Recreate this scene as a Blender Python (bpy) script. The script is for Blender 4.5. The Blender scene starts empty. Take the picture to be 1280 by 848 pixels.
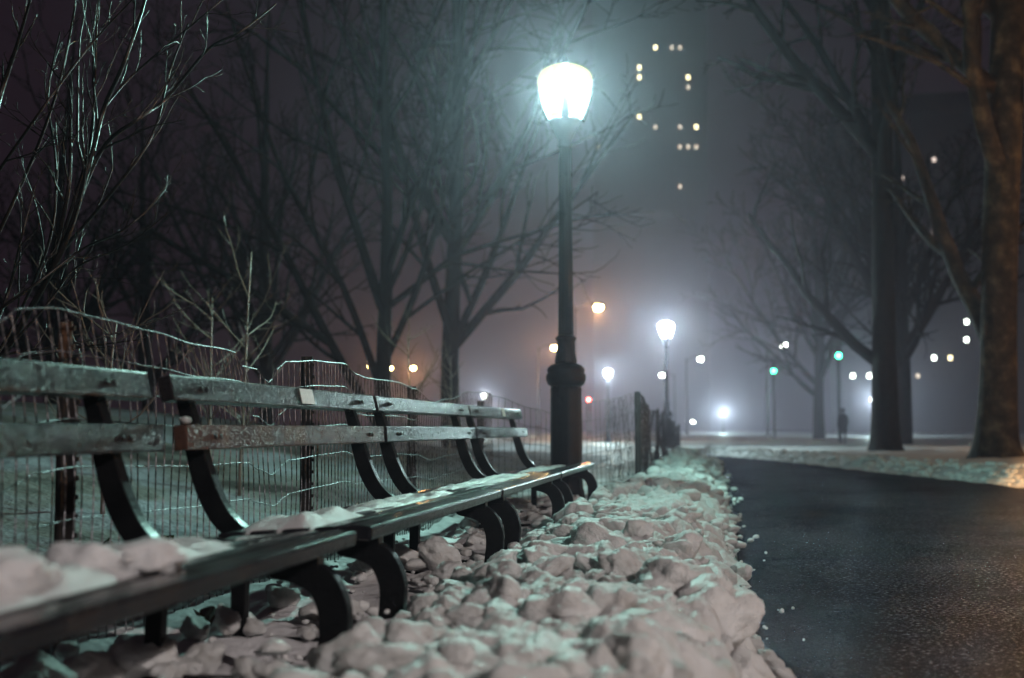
import bpy, bmesh, math, random
import numpy as np
from mathutils import Vector, noise, Matrix

R = math.radians
scene = bpy.context.scene
# ------------------------------------------------------------------ camera
F_PX, YAW, PITCH, CAM_H = 1600.0, 0.15297, 0.07033, 0.722
cam_data = bpy.data.cameras.new('camera')
cam = bpy.data.objects.new('camera', cam_data)
scene.collection.objects.link(cam)
scene.camera = cam
cam.location = (0, 0, CAM_H)
cam.rotation_euler = (math.pi / 2 + PITCH, 0, YAW)
cam_data.sensor_width = 36.0
cam_data.lens = 36.0 * F_PX / 1280.0
cam_data.clip_start, cam_data.clip_end = 0.05, 3000
cam_data.dof.use_dof = True
cam_data.dof.focus_distance = 5.8
cam_data.dof.aperture_fstop = 2.1
cam_data.dof.aperture_blades = 0

# ------------------------------------------------------------------ world: night sky, city glow
world = bpy.data.worlds.new('World')
scene.world = world
world.use_nodes = True
wn = world.node_tree.nodes
wl = world.node_tree.links
wn.clear()
sky = wn.new('ShaderNodeTexSky')
sky.sky_type = 'NISHITA'
sky.sun_disc = False
sky.sun_elevation = R(-6)
sky.sun_rotation = R(200)
b1 = wn.new('ShaderNodeBackground'); b1.inputs[1].default_value = 0.05
b2 = wn.new('ShaderNodeBackground')          # light-polluted cloud: even brown-mauve glow
b2.inputs[0].default_value = (1.0, 0.62, 0.84, 1)
b2.inputs[1].default_value = 0.0115
ad = wn.new('ShaderNodeAddShader')
wo = wn.new('ShaderNodeOutputWorld')
wl.new(sky.outputs[0], b1.inputs[0])
wl.new(b1.outputs[0], ad.inputs[0]); wl.new(b2.outputs[0], ad.inputs[1])
wl.new(ad.outputs[0], wo.inputs[0])

HAZE_DENSITY = 0.0022
LAMP_W = 2300.0
LAMP_COL = (0.68, 0.98, 0.98)
SODIUM = (1.0, 0.48, 0.16)

vs = scene.view_settings
vs.view_transform = 'Standard'
vs.look = 'None'
vs.exposure = 0.22
vs.gamma = 1.0
vs.use_curve_mapping = False
cy = scene.cycles
cy.use_denoising = True
try:
    cy.denoiser = 'OPENIMAGEDENOISE'
except Exception:
    pass
cy.max_bounces = 5
cy.diffuse_bounces = 2
cy.glossy_bounces = 2
cy.transmission_bounces = 3
cy.volume_bounces = 1
cy.transparent_max_bounces = 16
cy.sample_clamp_indirect = 2.0
cy.sample_clamp_direct = 0.0
cy.caustics_reflective = False
cy.caustics_refractive = False

# ------------------------------------------------------------------ helpers
COL = scene.collection
rng = random.Random(7)


def ray(px, py):
    a, c = (px - 640) / F_PX, (424 - py) / F_PX
    d = math.cos(PITCH) - c * math.sin(PITCH)
    z = math.sin(PITCH) + c * math.cos(PITCH)
    return Vector((a * math.cos(YAW) - d * math.sin(YAW), a * math.sin(YAW) + d * math.cos(YAW), z))


def on_x(px, py, X):
    r = ray(px, py); p = r * (X / r.x); p.z += CAM_H; return p


def on_y(px, py, Y):
    r = ray(px, py); p = r * (Y / r.y); p.z += CAM_H; return p


def tag(o, label=None, cat=None, group=None, kind=None):
    if label: o['label'] = label
    if cat: o['category'] = cat
    if group: o['group'] = group
    if kind: o['kind'] = kind
    return o


def empty(name, loc=(0, 0, 0), rz=0.0, label=None, cat=None, group=None, kind=None):
    o = bpy.data.objects.new(name, None)
    o.empty_display_size = 0.2
    COL.objects.link(o)
    o.location = loc
    o.rotation_euler.z = rz
    return tag(o, label, cat, group, kind)


def link(name, mesh, parent=None, loc=None):
    o = bpy.data.objects.new(name, mesh)
    COL.objects.link(o)
    if parent is not None: o.parent = parent
    if loc is not None: o.location = loc
    return o


def copy_tree(o, parent=None):
    c = o.copy(); COL.objects.link(c)
    c.parent = parent
    for ch in list(o.children): copy_tree(ch, c)
    return c


class MB:
    def __init__(self):
        self.v = []; self.f = []

    def add(self, vs, fs):
        n = len(self.v)
        self.v.extend(vs)
        self.f.extend([tuple(i + n for i in f) for f in fs])

    def box(self, c, s, rot=None):
        x, y, z = s[0] / 2, s[1] / 2, s[2] / 2
        vv = [Vector(p) for p in ((-x, -y, -z), (x, -y, -z), (x, y, -z), (-x, y, -z), (-x, -y, z), (x, -y, z), (x, y, z), (-x, y, z))]
        if rot is not None: vv = [rot @ p for p in vv]
        c = Vector(c)
        self.add([tuple(p + c) for p in vv], [(0, 3, 2, 1), (4, 5, 6, 7), (0, 1, 5, 4), (1, 2, 6, 5), (2, 3, 7, 6), (3, 0, 4, 7)])
        return self

    def tube(self, pts, rad, k=6, cap=True):
        pts = [Vector(p) for p in pts]
        n = len(pts)
        if n < 2: return self
        t0 = (pts[1] - pts[0]).normalized()
        ref = Vector((0, 0, 1)) if abs(t0.z) < 0.9 else Vector((1, 0, 0))
        u = t0.cross(ref).normalized()
        vs = []
        for i, p in enumerate(pts):
            t = (pts[min(i + 1, n - 1)] - pts[max(i - 1, 0)])
            if t.length < 1e-9: t = t0
            t = t.normalized()
            u = (u - t * u.dot(t))
            u = u.normalized() if u.length > 1e-6 else t.orthogonal().normalized()
            w = t.cross(u)
            r = rad[i] if isinstance(rad, (list, tuple)) else rad
            for j in range(k):
                a = 2 * math.pi * j / k
                q = p + u * (r * math.cos(a)) + w * (r * math.sin(a))
                vs.append((q.x, q.y, q.z))
        fs = [(i * k + j, i * k + (j + 1) % k, (i + 1) * k + (j + 1) % k, (i + 1) * k + j) for i in range(n - 1) for j in range(k)]
        if cap and k > 3:
            fs.append(tuple(range(k - 1, -1, -1))); fs.append(tuple((n - 1) * k + j for j in range(k)))
        self.add(vs, fs)
        return self

    def lathe(self, prof, k=24, c=(0, 0, 0), fl=0.0, nfl=0):
        vs = []
        for (r, z) in prof:
            for j in range(k):
                a = 2 * math.pi * j / k
                rr = r * (1 + fl * math.cos(nfl * a)) if nfl else r
                vs.append((c[0] + rr * math.cos(a), c[1] + rr * math.sin(a), c[2] + z))
        n = len(prof)
        fs = [(i * k + j, i * k + (j + 1) % k, (i + 1) * k + (j + 1) % k, (i + 1) * k + j) for i in range(n - 1) for j in range(k)]
        fs.append(tuple(range(k - 1, -1, -1))); fs.append(tuple((n - 1) * k + j for j in range(k)))
        self.add(vs, fs)
        return self

    def ribbon(self, pts, wid, thick):
        """thick strip in the XZ plane following pts (x,z), widths wid, extruded along y by thick"""
        n = len(pts); vs = []
        for i, (x, z) in enumerate(pts):
            x0, z0 = pts[max(i - 1, 0)]; x1, z1 = pts[min(i + 1, n - 1)]
            d = math.hypot(x1 - x0, z1 - z0) or 1
            nx, nz = -(z1 - z0) / d, (x1 - x0) / d
            w = wid[i] / 2
            for sy in (-1, 1):
                for sw in (-1, 1):
                    e = 0.82 if True else 1
                    vs.append((x + nx * w * sw, sy * thick / 2, z + nz * w * sw))
        fs = []
        for i in range(n - 1):
            a, b = i * 4, (i + 1) * 4
            fs += [(a, a + 1, b + 1, b), (a + 3, a + 2, b + 2, b + 3), (a + 1, a + 3, b + 3, b + 1), (a + 2, a, b, b + 2)]
        fs += [(0, 2, 3, 1), ((n - 1) * 4, (n - 1) * 4 + 1, (n - 1) * 4 + 3, (n - 1) * 4 + 2)]
        self.add(vs, fs)
        return self

    def mesh(self, name, mat, smooth=False, bevel=0.0):
        me = bpy.data.meshes.new(name)
        me.from_pydata(self.v, [], self.f)
        if bevel > 0:
            bm = bmesh.new(); bm.from_mesh(me)
            bmesh.ops.recalc_face_normals(bm, faces=bm.faces)
            ed = [e for e in bm.edges if len(e.link_faces) == 2 and e.calc_face_angle(0) > 0.6]
            bmesh.ops.bevel(bm, geom=ed, offset=bevel, segments=2, affect='EDGES', profile=0.6)
            bm.to_mesh(me); bm.free()
        if smooth: me.polygons.foreach_set('use_smooth', [True] * len(me.polygons))
        me.update()
        if mat is not None: me.materials.append(mat)
        return me

    def build(self, name, mat, parent=None, smooth=False, bevel=0.0, loc=None):
        return link(name, self.mesh(name, mat, smooth, bevel), parent, loc)


def spline(pts, n=6):
    """Catmull-Rom through tuples"""
    out = []
    P = [tuple(p) for p in pts]
    P = [P[0]] + P + [P[-1]]
    for i in range(1, len(P) - 2):
        for k in range(n):
            t = k / n
            out.append(tuple(0.5 * ((2 * b) + (-a + c) * t + (2 * a - 5 * b + 4 * c - d) * t * t + (-a + 3 * b - 3 * c + d) * t ** 3)
                             for a, b, c, d in zip(P[i - 1], P[i], P[i + 1], P[i + 2])))
    out.append(P[-2])
    return out


# ------------------------------------------------------------------ materials
def new_mat(name):
    m = bpy.data.materials.new(name)
    m.use_nodes = True
    nt = m.node_tree
    return m, nt, nt.nodes['Principled BSDF']


def tex(nt, kind, scale, detail=3.0, rough=0.6, coord='Object', stretch=None):
    tc = nt.nodes.new('ShaderNodeTexCoord')
    src = tc.outputs[coord]
    if stretch:
        mp = nt.nodes.new('ShaderNodeMapping'); mp.inputs['Scale'].default_value = stretch
        nt.links.new(src, mp.inputs[0]); src = mp.outputs[0]
    if kind == 'noise':
        t = nt.nodes.new('ShaderNodeTexNoise')
        t.inputs['Detail'].default_value = detail; t.inputs['Roughness'].default_value = rough
    else:
        t = nt.nodes.new('ShaderNodeTexVoronoi')
    t.inputs['Scale'].default_value = scale
    nt.links.new(src, t.inputs['Vector'])
    return t.outputs[0]


def ramp(nt, src, stops):
    r = nt.nodes.new('ShaderNodeValToRGB')
    els = r.color_ramp.elements
    while len(els) < len(stops): els.new(0.5)
    for e, (p, c) in zip(els, stops):
        e.position = p
        e.color = (c, c, c, 1) if isinstance(c, (int, float)) else (*c, 1)
    nt.links.new(src, r.inputs[0])
    return r.outputs[0]


def bump(nt, bs, srcs):
    prev = None
    for src, st, dist in srcs:
        b = nt.nodes.new('ShaderNodeBump')
        b.inputs['Strength'].default_value = st; b.inputs['Distance'].default_value = dist
        nt.links.new(src, b.inputs['Height'])
        if prev: nt.links.new(prev, b.inputs['Normal'])
        prev = b.outputs[0]
    nt.links.new(prev, bs.inputs['Normal'])


def surface(name, stops, cscale, rough, bumps, spec=0.5, detail=4, coord='Object', stretch=None, metal=0.0, coat=0.0, ior=1.5):
    m, nt, bs = new_mat(name)
    c = ramp(nt, tex(nt, 'noise', cscale, detail, 0.65, coord, stretch), stops)
    nt.links.new(c, bs.inputs['Base Color'])
    if isinstance(rough, tuple):
        nt.links.new(ramp(nt, tex(nt, 'noise', rough[2], 3, 0.6, coord), [(0.3, rough[0]), (0.7, rough[1])]), bs.inputs['Roughness'])
    else:
        bs.inputs['Roughness'].default_value = rough
    bs.inputs['Specular IOR Level'].default_value = spec
    bs.inputs['IOR'].default_value = ior
    bs.inputs['Metallic'].default_value = metal
    bs.inputs['Coat Weight'].default_value = coat
    bs.inputs['Coat Roughness'].default_value = 0.12
    if bumps:
        hs = []
        for (k, s, st, d, st2) in bumps:
            h = tex(nt, 'voronoi' if k == 'bead' else k, s, 3, 0.6, coord, st2)
            if k == 'bead':      # round drops of water standing on the surface, of uneven size
                h = ramp(nt, h, [(0.0, 1.0), (0.13, 0.88), (0.26, 0.52), (0.36, 0.0)])
            hs.append((h, st, d))
        bump(nt, bs, hs)
    return m


def emis(name, col, strength, transp=0.0, sampled=False):
    m = bpy.data.materials.new(name)
    m.use_nodes = True
    nt = m.node_tree
    nt.nodes.clear()
    e = nt.nodes.new('ShaderNodeEmission')
    e.inputs[0].default_value = (*col, 1); e.inputs[1].default_value = strength
    o = nt.nodes.new('ShaderNodeOutputMaterial')
    if transp > 0:
        t = nt.nodes.new('ShaderNodeBsdfTransparent')
        mx = nt.nodes.new('ShaderNodeMixShader'); mx.inputs[0].default_value = 1 - transp
        nt.links.new(t.outputs[0], mx.inputs[1]); nt.links.new(e.outputs[0], mx.inputs[2])
        nt.links.new(mx.outputs[0], o.inputs[0])
    else:
        nt.links.new(e.outputs[0], o.inputs[0])
    if not sampled: m.cycles.emission_sampling = 'NONE'
    return m


def snow_material(name, lo, hi, dirt, sss=0.6, k=1.0):
    m, nt, bs = new_mat(name)
    base = ramp(nt, tex(nt, 'noise', 7.0 * k, 5, 0.65, 'Object'), [(0.25, dirt), (0.45, lo), (0.7, hi)])
    nt.links.new(base, bs.inputs['Base Color'])
    bs.inputs['Roughness'].default_value = 0.42
    bs.inputs['Specular IOR Level'].default_value = 0.45
    bs.inputs['Subsurface Weight'].default_value = sss
    bs.inputs['Subsurface Radius'].default_value = (1.0, 0.98, 0.96)
    bs.inputs['Subsurface Scale'].default_value = 0.026
    bump(nt, bs, [(tex(nt, 'noise', 26 * k, 5, 0.65), 0.8, 0.018), (tex(nt, 'noise', 90 * k, 4, 0.7), 1.0, 0.011), (tex(nt, 'noise', 330 * k, 2), 1.0, 0.004)])
    return m


M = {}
M['snow'] = snow_material('snow', (0.72, 0.71, 0.70), (0.84, 0.84, 0.85), (0.55, 0.51, 0.47))
M['snow_chunk'] = snow_material('broken snow', (0.72, 0.71, 0.70), (0.84, 0.84, 0.85), (0.55, 0.51, 0.47), k=0.085)
M['snow_clean'] = snow_material('fresh snow', (0.74, 0.74, 0.76), (0.82, 0.83, 0.85), (0.62, 0.60, 0.60))
M['ice'] = surface('refrozen snow', [(0.3, (0.55, 0.55, 0.56)), (0.7, (0.8, 0.82, 0.84))], 30, 0.18, [('noise', 120, 0.9, 0.006, None)])
M['ground'] = surface('snow ground', [(0.3, (0.50, 0.48, 0.48)), (0.7, (0.74, 0.74, 0.77))], 0.8, 0.5,
                      [('noise', 3.0, 0.7, 0.06, None), ('noise', 22, 0.6, 0.015, None)], coord='Object')
M['lawn'] = surface('snow patches on leaf litter', [(0.36, (0.035, 0.030, 0.026)), (0.46, (0.12, 0.11, 0.10)), (0.58, (0.17, 0.17, 0.19)), (0.85, (0.34, 0.35, 0.38))], 0.9, 0.6,
                    [('noise', 3.0, 0.8, 0.08, None), ('noise', 22, 0.8, 0.03, None)], detail=8)
def asphalt_material():
    m = bpy.data.materials.new('wet asphalt'); m.use_nodes = True
    nt = m.node_tree; nt.nodes.clear()
    d = nt.nodes.new('ShaderNodeBsdfDiffuse'); g = nt.nodes.new('ShaderNodeBsdfGlossy')
    mx = nt.nodes.new('ShaderNodeMixShader'); o = nt.nodes.new('ShaderNodeOutputMaterial')
    grain_and_glitter = ramp(nt, tex(nt, 'noise', 60, 3), [(0.38, (0.006, 0.006, 0.010)), (0.58, (0.018, 0.018, 0.026)), (0.66, (0.10, 0.10, 0.12)), (0.76, (0.22, 0.22, 0.25))])  # dark grain; the palest stops paint wet glitter into the colour as specks
    blot = ramp(nt, tex(nt, 'noise', 0.8, 5), [(0.35, 0.6), (0.65, 1.25)])
    mul = nt.nodes.new('ShaderNodeMix'); mul.data_type = 'RGBA'; mul.blend_type = 'MULTIPLY'; mul.inputs[0].default_value = 1.0
    nt.links.new(grain_and_glitter, mul.inputs[6]); nt.links.new(blot, mul.inputs[7])
    nt.links.new(mul.outputs[2], d.inputs[0])
    g.inputs[0].default_value = (0.78, 0.82, 1.0, 1)
    nt.links.new(ramp(nt, tex(nt, 'noise', 1.1, 5), [(0.35, 0.05), (0.65, 0.16)]), g.inputs[1])
    nt.links.new(ramp(nt, tex(nt, 'noise', 0.7, 5, 0.6, 'Object', (1, 0.45, 1)), [(0.38, 0.03), (0.66, 0.11)]), mx.inputs[0])
    prev = None
    for src, st, dist in ((tex(nt, 'noise', 1.4, 3), 0.25, 0.02), (tex(nt, 'noise', 60, 3), 1.0, 0.022), (tex(nt, 'voronoi', 120), 1.0, 0.012)):
        bp = nt.nodes.new('ShaderNodeBump'); bp.inputs['Strength'].default_value = st; bp.inputs['Distance'].default_value = dist
        nt.links.new(src, bp.inputs['Height'])
        if prev: nt.links.new(prev, bp.inputs['Normal'])
        prev = bp.outputs[0]
    nt.links.new(prev, d.inputs['Normal']); nt.links.new(prev, g.inputs['Normal'])
    nt.links.new(d.outputs[0], mx.inputs[1]); nt.links.new(g.outputs[0], mx.inputs[2]); nt.links.new(mx.outputs[0], o.inputs[0])
    return m


M['asphalt'] = asphalt_material()
M['wood'] = surface('wet painted oak', [(0.30, (0.008, 0.008, 0.010)), (0.52, (0.016, 0.014, 0.016)), (0.72, (0.034, 0.023, 0.020))], 5.0, (0.16, 0.30, 70),
                    [('noise', 60, 0.15, 0.002, (3, 0.12, 3)), ('bead', 135, 0.8, 0.0055, None)], spec=0.5, ior=1.27)
M['seat_wood'] = surface('wet seat oak', [(0.30, (0.006, 0.006, 0.009)), (0.52, (0.011, 0.011, 0.014)), (0.72, (0.022, 0.017, 0.016))], 5.0, (0.08, 0.26, 25),
                    [('noise', 30, 0.2, 0.002, (6, 0.5, 6)), ('bead', 90, 0.25, 0.003, None)], spec=0.5, ior=1.22)
M['wood_bare'] = surface('worn brown oak', [(0.28, (0.035, 0.026, 0.026)), (0.5, (0.062, 0.034, 0.026)), (0.7, (0.10, 0.052, 0.030))], 4.0, (0.16, 0.30, 70),
                         [('noise', 60, 0.15, 0.002, (3, 0.12, 3)), ('bead', 135, 0.8, 0.0055, None)], spec=0.5, ior=1.22)
M['iron'] = surface('black painted cast iron', [(0.3, (0.004, 0.004, 0.005)), (0.7, (0.009, 0.009, 0.010))], 14, (0.26, 0.45, 12),
                    [('noise', 70, 0.5, 0.004, None)], spec=0.4, ior=1.25)
M['wire'] = surface('wet dark wire', [(0.40, (0.03, 0.03, 0.034)), (0.6, (0.26, 0.26, 0.29))], 40, 0.42, [('noise', 120, 1.0, 0.004, None)], spec=1.0, metal=0.6)
M['post'] = surface('dark steel fence post', [(0.3, (0.010, 0.010, 0.012)), (0.7, (0.03, 0.024, 0.022))], 12, 0.4, [('noise', 60, 0.4, 0.003, None)])
M['rust'] = surface('rusty steel', [(0.3, (0.02, 0.010, 0.007)), (0.7, (0.07, 0.032, 0.016))], 18, 0.7, [('noise', 60, 0.5, 0.003, None)])
M['bark'] = surface('wet bark', [(0.3, (0.004, 0.0035, 0.004)), (0.7, (0.014, 0.012, 0.012))], 5, (0.6, 0.85, 4),
                    [('noise', 9, 1.0, 0.05, (1, 1, 0.2)), ('noise', 40, 0.7, 0.012, (1, 1, 0.35))], spec=0.08)
M['plane_bark'] = surface('mottled bark', [(0.38, (0.010, 0.008, 0.007)), (0.52, (0.035, 0.026, 0.020)), (0.66, (0.11, 0.085, 0.06))], 3.2, 0.7,
                          [('noise', 10, 1.0, 0.06, (1, 1, 0.25)), ('noise', 45, 0.9, 0.02, None)], spec=0.15)
M['twig'] = surface('wet twig', [(0.3, (0.004, 0.004, 0.004)), (0.7, (0.012, 0.010, 0.010))], 20, 0.34, [('noise', 60, 0.8, 0.004, None)], spec=0.3, coat=0.0)
M['sapling'] = surface('tan twig', [(0.3, (0.10, 0.075, 0.06)), (0.7, (0.20, 0.15, 0.12))], 20, 0.4, None)
M['plaque'] = surface('pale metal plaque', [(0.3, (0.55, 0.55, 0.50)), (0.7, (0.72, 0.72, 0.66))], 40, 0.3, [('noise', 160, 0.5, 0.002, None)])
M['leaf_dead'] = surface('dead leaf', [(0.3, (0.07, 0.03, 0.015)), (0.7, (0.16, 0.07, 0.03))], 30, 0.6, None)
M['ivy'] = surface('ivy leaf', [(0.3, (0.035, 0.055, 0.012)), (0.7, (0.10, 0.12, 0.03))], 12, 0.4, None)
M['cloth'] = surface('dark coat cloth', [(0.3, (0.010, 0.010, 0.012)), (0.7, (0.022, 0.02, 0.022))], 20, 0.85, None)
M['skin'] = surface('skin', [(0.3, (0.25, 0.15, 0.11)), (0.7, (0.33, 0.21, 0.16))], 30, 0.6, None)
M['facade'] = surface('facade stone', [(0.3, (0.025, 0.023, 0.025)), (0.7, (0.045, 0.041, 0.042))], 0.3, 0.9, [('noise', 2, 0.3, 0.05, None)])
M['window_dark'] = surface('dark window glass', [(0.3, (0.012, 0.012, 0.016)), (0.7, (0.03, 0.03, 0.036))], 0.4, 0.12, None)
M['globe'] = emis('lamp glass', (1.0, 0.96, 0.22), 1.2, transp=0.5)
M['globe_far'] = emis('lamp glass bright', (1.0, 1.0, 0.86), 9.0, transp=0.5)
M['sodium'] = emis('sodium lens', (1.0, 0.70, 0.26), 90.0)
M['white_light'] = emis('white lens', (0.9, 1.0, 0.85), 60.0)
M['green_light'] = emis('green signal lens', (0.04, 1.0, 0.40), 35.0)
M['red_light'] = emis('red signal lens', (1.0, 0.08, 0.06), 55.0)
M['win_warm'] = emis('lit window', (1.0, 0.86, 0.48), 7.0)
M['win_dim'] = emis('dimly lit window', (1.0, 0.82, 0.62), 1.7)
M['win_faint'] = emis('faint window', (1.0, 0.8, 0.7), 2.2)
M['win_white'] = emis('bright white window', (0.9, 1.0, 0.85), 16.0)
M['signal_off'] = surface('unlit signal lens', [(0.3, (0.02, 0.012, 0.006)), (0.7, (0.03, 0.02, 0.01))], 20, 0.3, None)

# ------------------------------------------------------------------ ground, path
PL = spline([(0.20, -14), (0.2, -4), (0.20, 5), (0.22, 12), (0.16, 20), (-0.02, 27), (-0.7, 31.5), (-2.6, 36), (-6, 40.5), (-12, 46), (-26, 56)], 5)
PR = spline([(4.7, -14), (4.65, -4), (4.6, 5), (4.45, 11), (3.93, 17.1), (2.85, 22.8), (1.75, 29.5), (0.3, 35.3), (-2.6, 41.2), (-8, 48), (-28, 63)], 5)


def edge_dist(pts, X, Y):
    """signed distance: positive to the right of the polyline (looking along it)"""
    best = np.full(X.shape, 1e9); sgn = np.ones(X.shape)
    for (x0, y0), (x1, y1) in zip(pts[:-1], pts[1:]):
        dx, dy = x1 - x0, y1 - y0
        t = np.clip(((X - x0) * dx + (Y - y0) * dy) / (dx * dx + dy * dy), 0, 1)
        ex, ey = X - (x0 + t * dx), Y - (y0 + t * dy)
        d = np.hypot(ex, ey)
        s = np.where(dx * ey - dy * ex > 0, -1.0, 1.0)
        u = d < best
        best = np.where(u, d, best); sgn = np.where(u, s, sgn)
    return best * sgn


def smooth(a, b, v):
    t = np.clip((v - a) / (b - a), 0, 1)
    return t * t * (3 - 2 * t)


_r = np.random.RandomState(3)
_waves = [(_r.uniform(-1, 1), _r.uniform(-1, 1), _r.uniform(0, 6.28)) for _ in range(24)]


def wob(X, Y, f, k0=0, n=6):
    z = 0
    for i in range(k0, k0 + n):
        a, b, p = _waves[i % 24]
        z = z + np.sin(f * (a * X + b * Y) * (1 + 0.35 * (i - k0)) + p)
    return z / n


def ground_h(X, Y):
    X = np.asarray(X, float); Y = np.asarray(Y, float)
    dl = -edge_dist(PL, X, Y)          # >0 on the lawn side, left of the path
    dr = edge_dist(PR, X, Y)           # >0 on the right lawn
    h = np.full(X.shape, -0.05)
    # left: shovelled bank, then bench strip, then rising lawn
    dlw = dl - 0.13 + 0.13 * wob(X, Y, 5.0, 3) + 0.05 * wob(X, Y, 12., 9)
    bank = -0.05 * (1 - smooth(-0.1, 0.0, dlw)) + 0.14 * smooth(-0.03, 0.30, dlw) * (1 - 0.65 * smooth(0.75, 1.25, dlw)) + 0.05 * smooth(0.0, 0.1, dlw)
    far = smooth(15.0, 19.0, Y) * smooth(0.0, 0.5, dlw) * 0.08 * (1 - smooth(1.0, 1.6, dlw))
    lawn = 0.95 * smooth(2.4, 9.0, dl) * (1 - smooth(14, 40, Y)) + 0.25 * smooth(6, 40, dl)
    left = np.where(dl > -0.25, bank + far + lawn + (0.03 * wob(X, Y, 7.0, 0) + 0.02 * wob(X, Y, 19., 6) + 0.012 * wob(X, Y, 40., 12)) * smooth(0.02, 0.3, dl), -0.05)
    drw = dr + 0.10 * wob(X, Y, 2.2, 5) + 0.05 * wob(X, Y, 7., 11)
    right = 0.16 * smooth(-0.05, 0.45, drw) + 0.005 * np.clip(dr, 0, 40) + (0.06 * wob(X, Y, 2.6, 2) + 0.04 * wob(X, Y, 6, 8) + 0.025 * wob(X, Y, 13, 14)) * smooth(0.0, 0.5, dr)
    right = right * (1 - 0.85 * smooth(40, 58, Y))
    right = np.where(dr > -0.2, right, -0.05)
    return np.where(dl > -0.25, left, np.where(dr > -0.2, right, h))


def gz(x, y):
    return float(ground_h(np.array([x]), np.array([y]))[0])


def axis(spec):
    out = []
    for a, b, s in spec: out += list(np.arange(a, b - 1e-6, s))
    out.append(spec[-1][1])
    return np.array(out)


gx = axis([(-450, -60, 30), (-60, -12, 3), (-12, -2.4, 0.4), (-2.4, 0.7, 0.05), (0.7, 8, 0.22), (8, 20, 1.0), (20, 60, 4), (60, 450, 30)])
gy = axis([(-60, -4, 4), (-4, 1, 0.5), (1, 12, 0.07), (12, 32, 0.16), (32, 48, 0.5), (48, 120, 4), (120, 450, 22)])
GX, GY = np.meshgrid(gx, gy)
GZ = ground_h(GX, GY)
nx, ny = len(gx), len(gy)
verts = np.stack([GX.ravel(), GY.ravel(), GZ.ravel()], 1).tolist()
faces = [(j * nx + i, j * nx + i + 1, (j + 1) * nx + i + 1, (j + 1) * nx + i) for j in range(ny - 1) for i in range(nx - 1)]
me = bpy.data.meshes.new('snow_ground')
me.from_pydata(verts, [], faces)
me.polygons.foreach_set('use_smooth', [True] * len(me.polygons))
me.materials.append(M['ground'])
me.materials.append(M['lawn'])
fc = np.array(faces)
cx, cyy = GX.ravel()[fc].mean(1), GY.ravel()[fc].mean(1)
me.polygons.foreach_set('material_index', (-edge_dist(PL, cx, cyy) > 2.05).astype(np.int32))
ground = tag(link('snow_ground', me), 'snow covered park lawn and bank beside the path', None, None, 'structure')

mb = MB()
nl = len(PL)
cols = 9
for i in range(nl):
    (x0, y0), (x1, y1) = PL[i], PR[i]
    x0 -= 0.06; x1 += 0.15
    for k in range(cols):
        t = k / (cols - 1)
        mb.v.append((x0 + (x1 - x0) * t, y0 + (y1 - y0) * t, 0.022 * math.sin(math.pi * t) - 0.012))
for i in range(nl - 1):
    for k in range(cols - 1):
        a = i * cols + k
        mb.f.append((a, a + 1, a + cols + 1, a + cols))
tag(mb.build('asphalt_path', M['asphalt'], smooth=True), 'wet dark asphalt path curving away into the fog', None, None, 'structure')

# ------------------------------------------------------------------ benches
JOINT0, PITCH_L = 3.408, 2.346
bench_y = [(JOINT0 - PITCH_L + 0.02, JOINT0 - 0.075), (JOINT0 + 0.075, JOINT0 + PITCH_L - 0.025),
           (JOINT0 + PITCH_L + 0.025, JOINT0 + 2 * PITCH_L - 0.025), (JOINT0 + 2 * PITCH_L + 0.025, JOINT0 + 3 * PITCH_L - 0.03)]
B_LEN = 2.25


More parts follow.
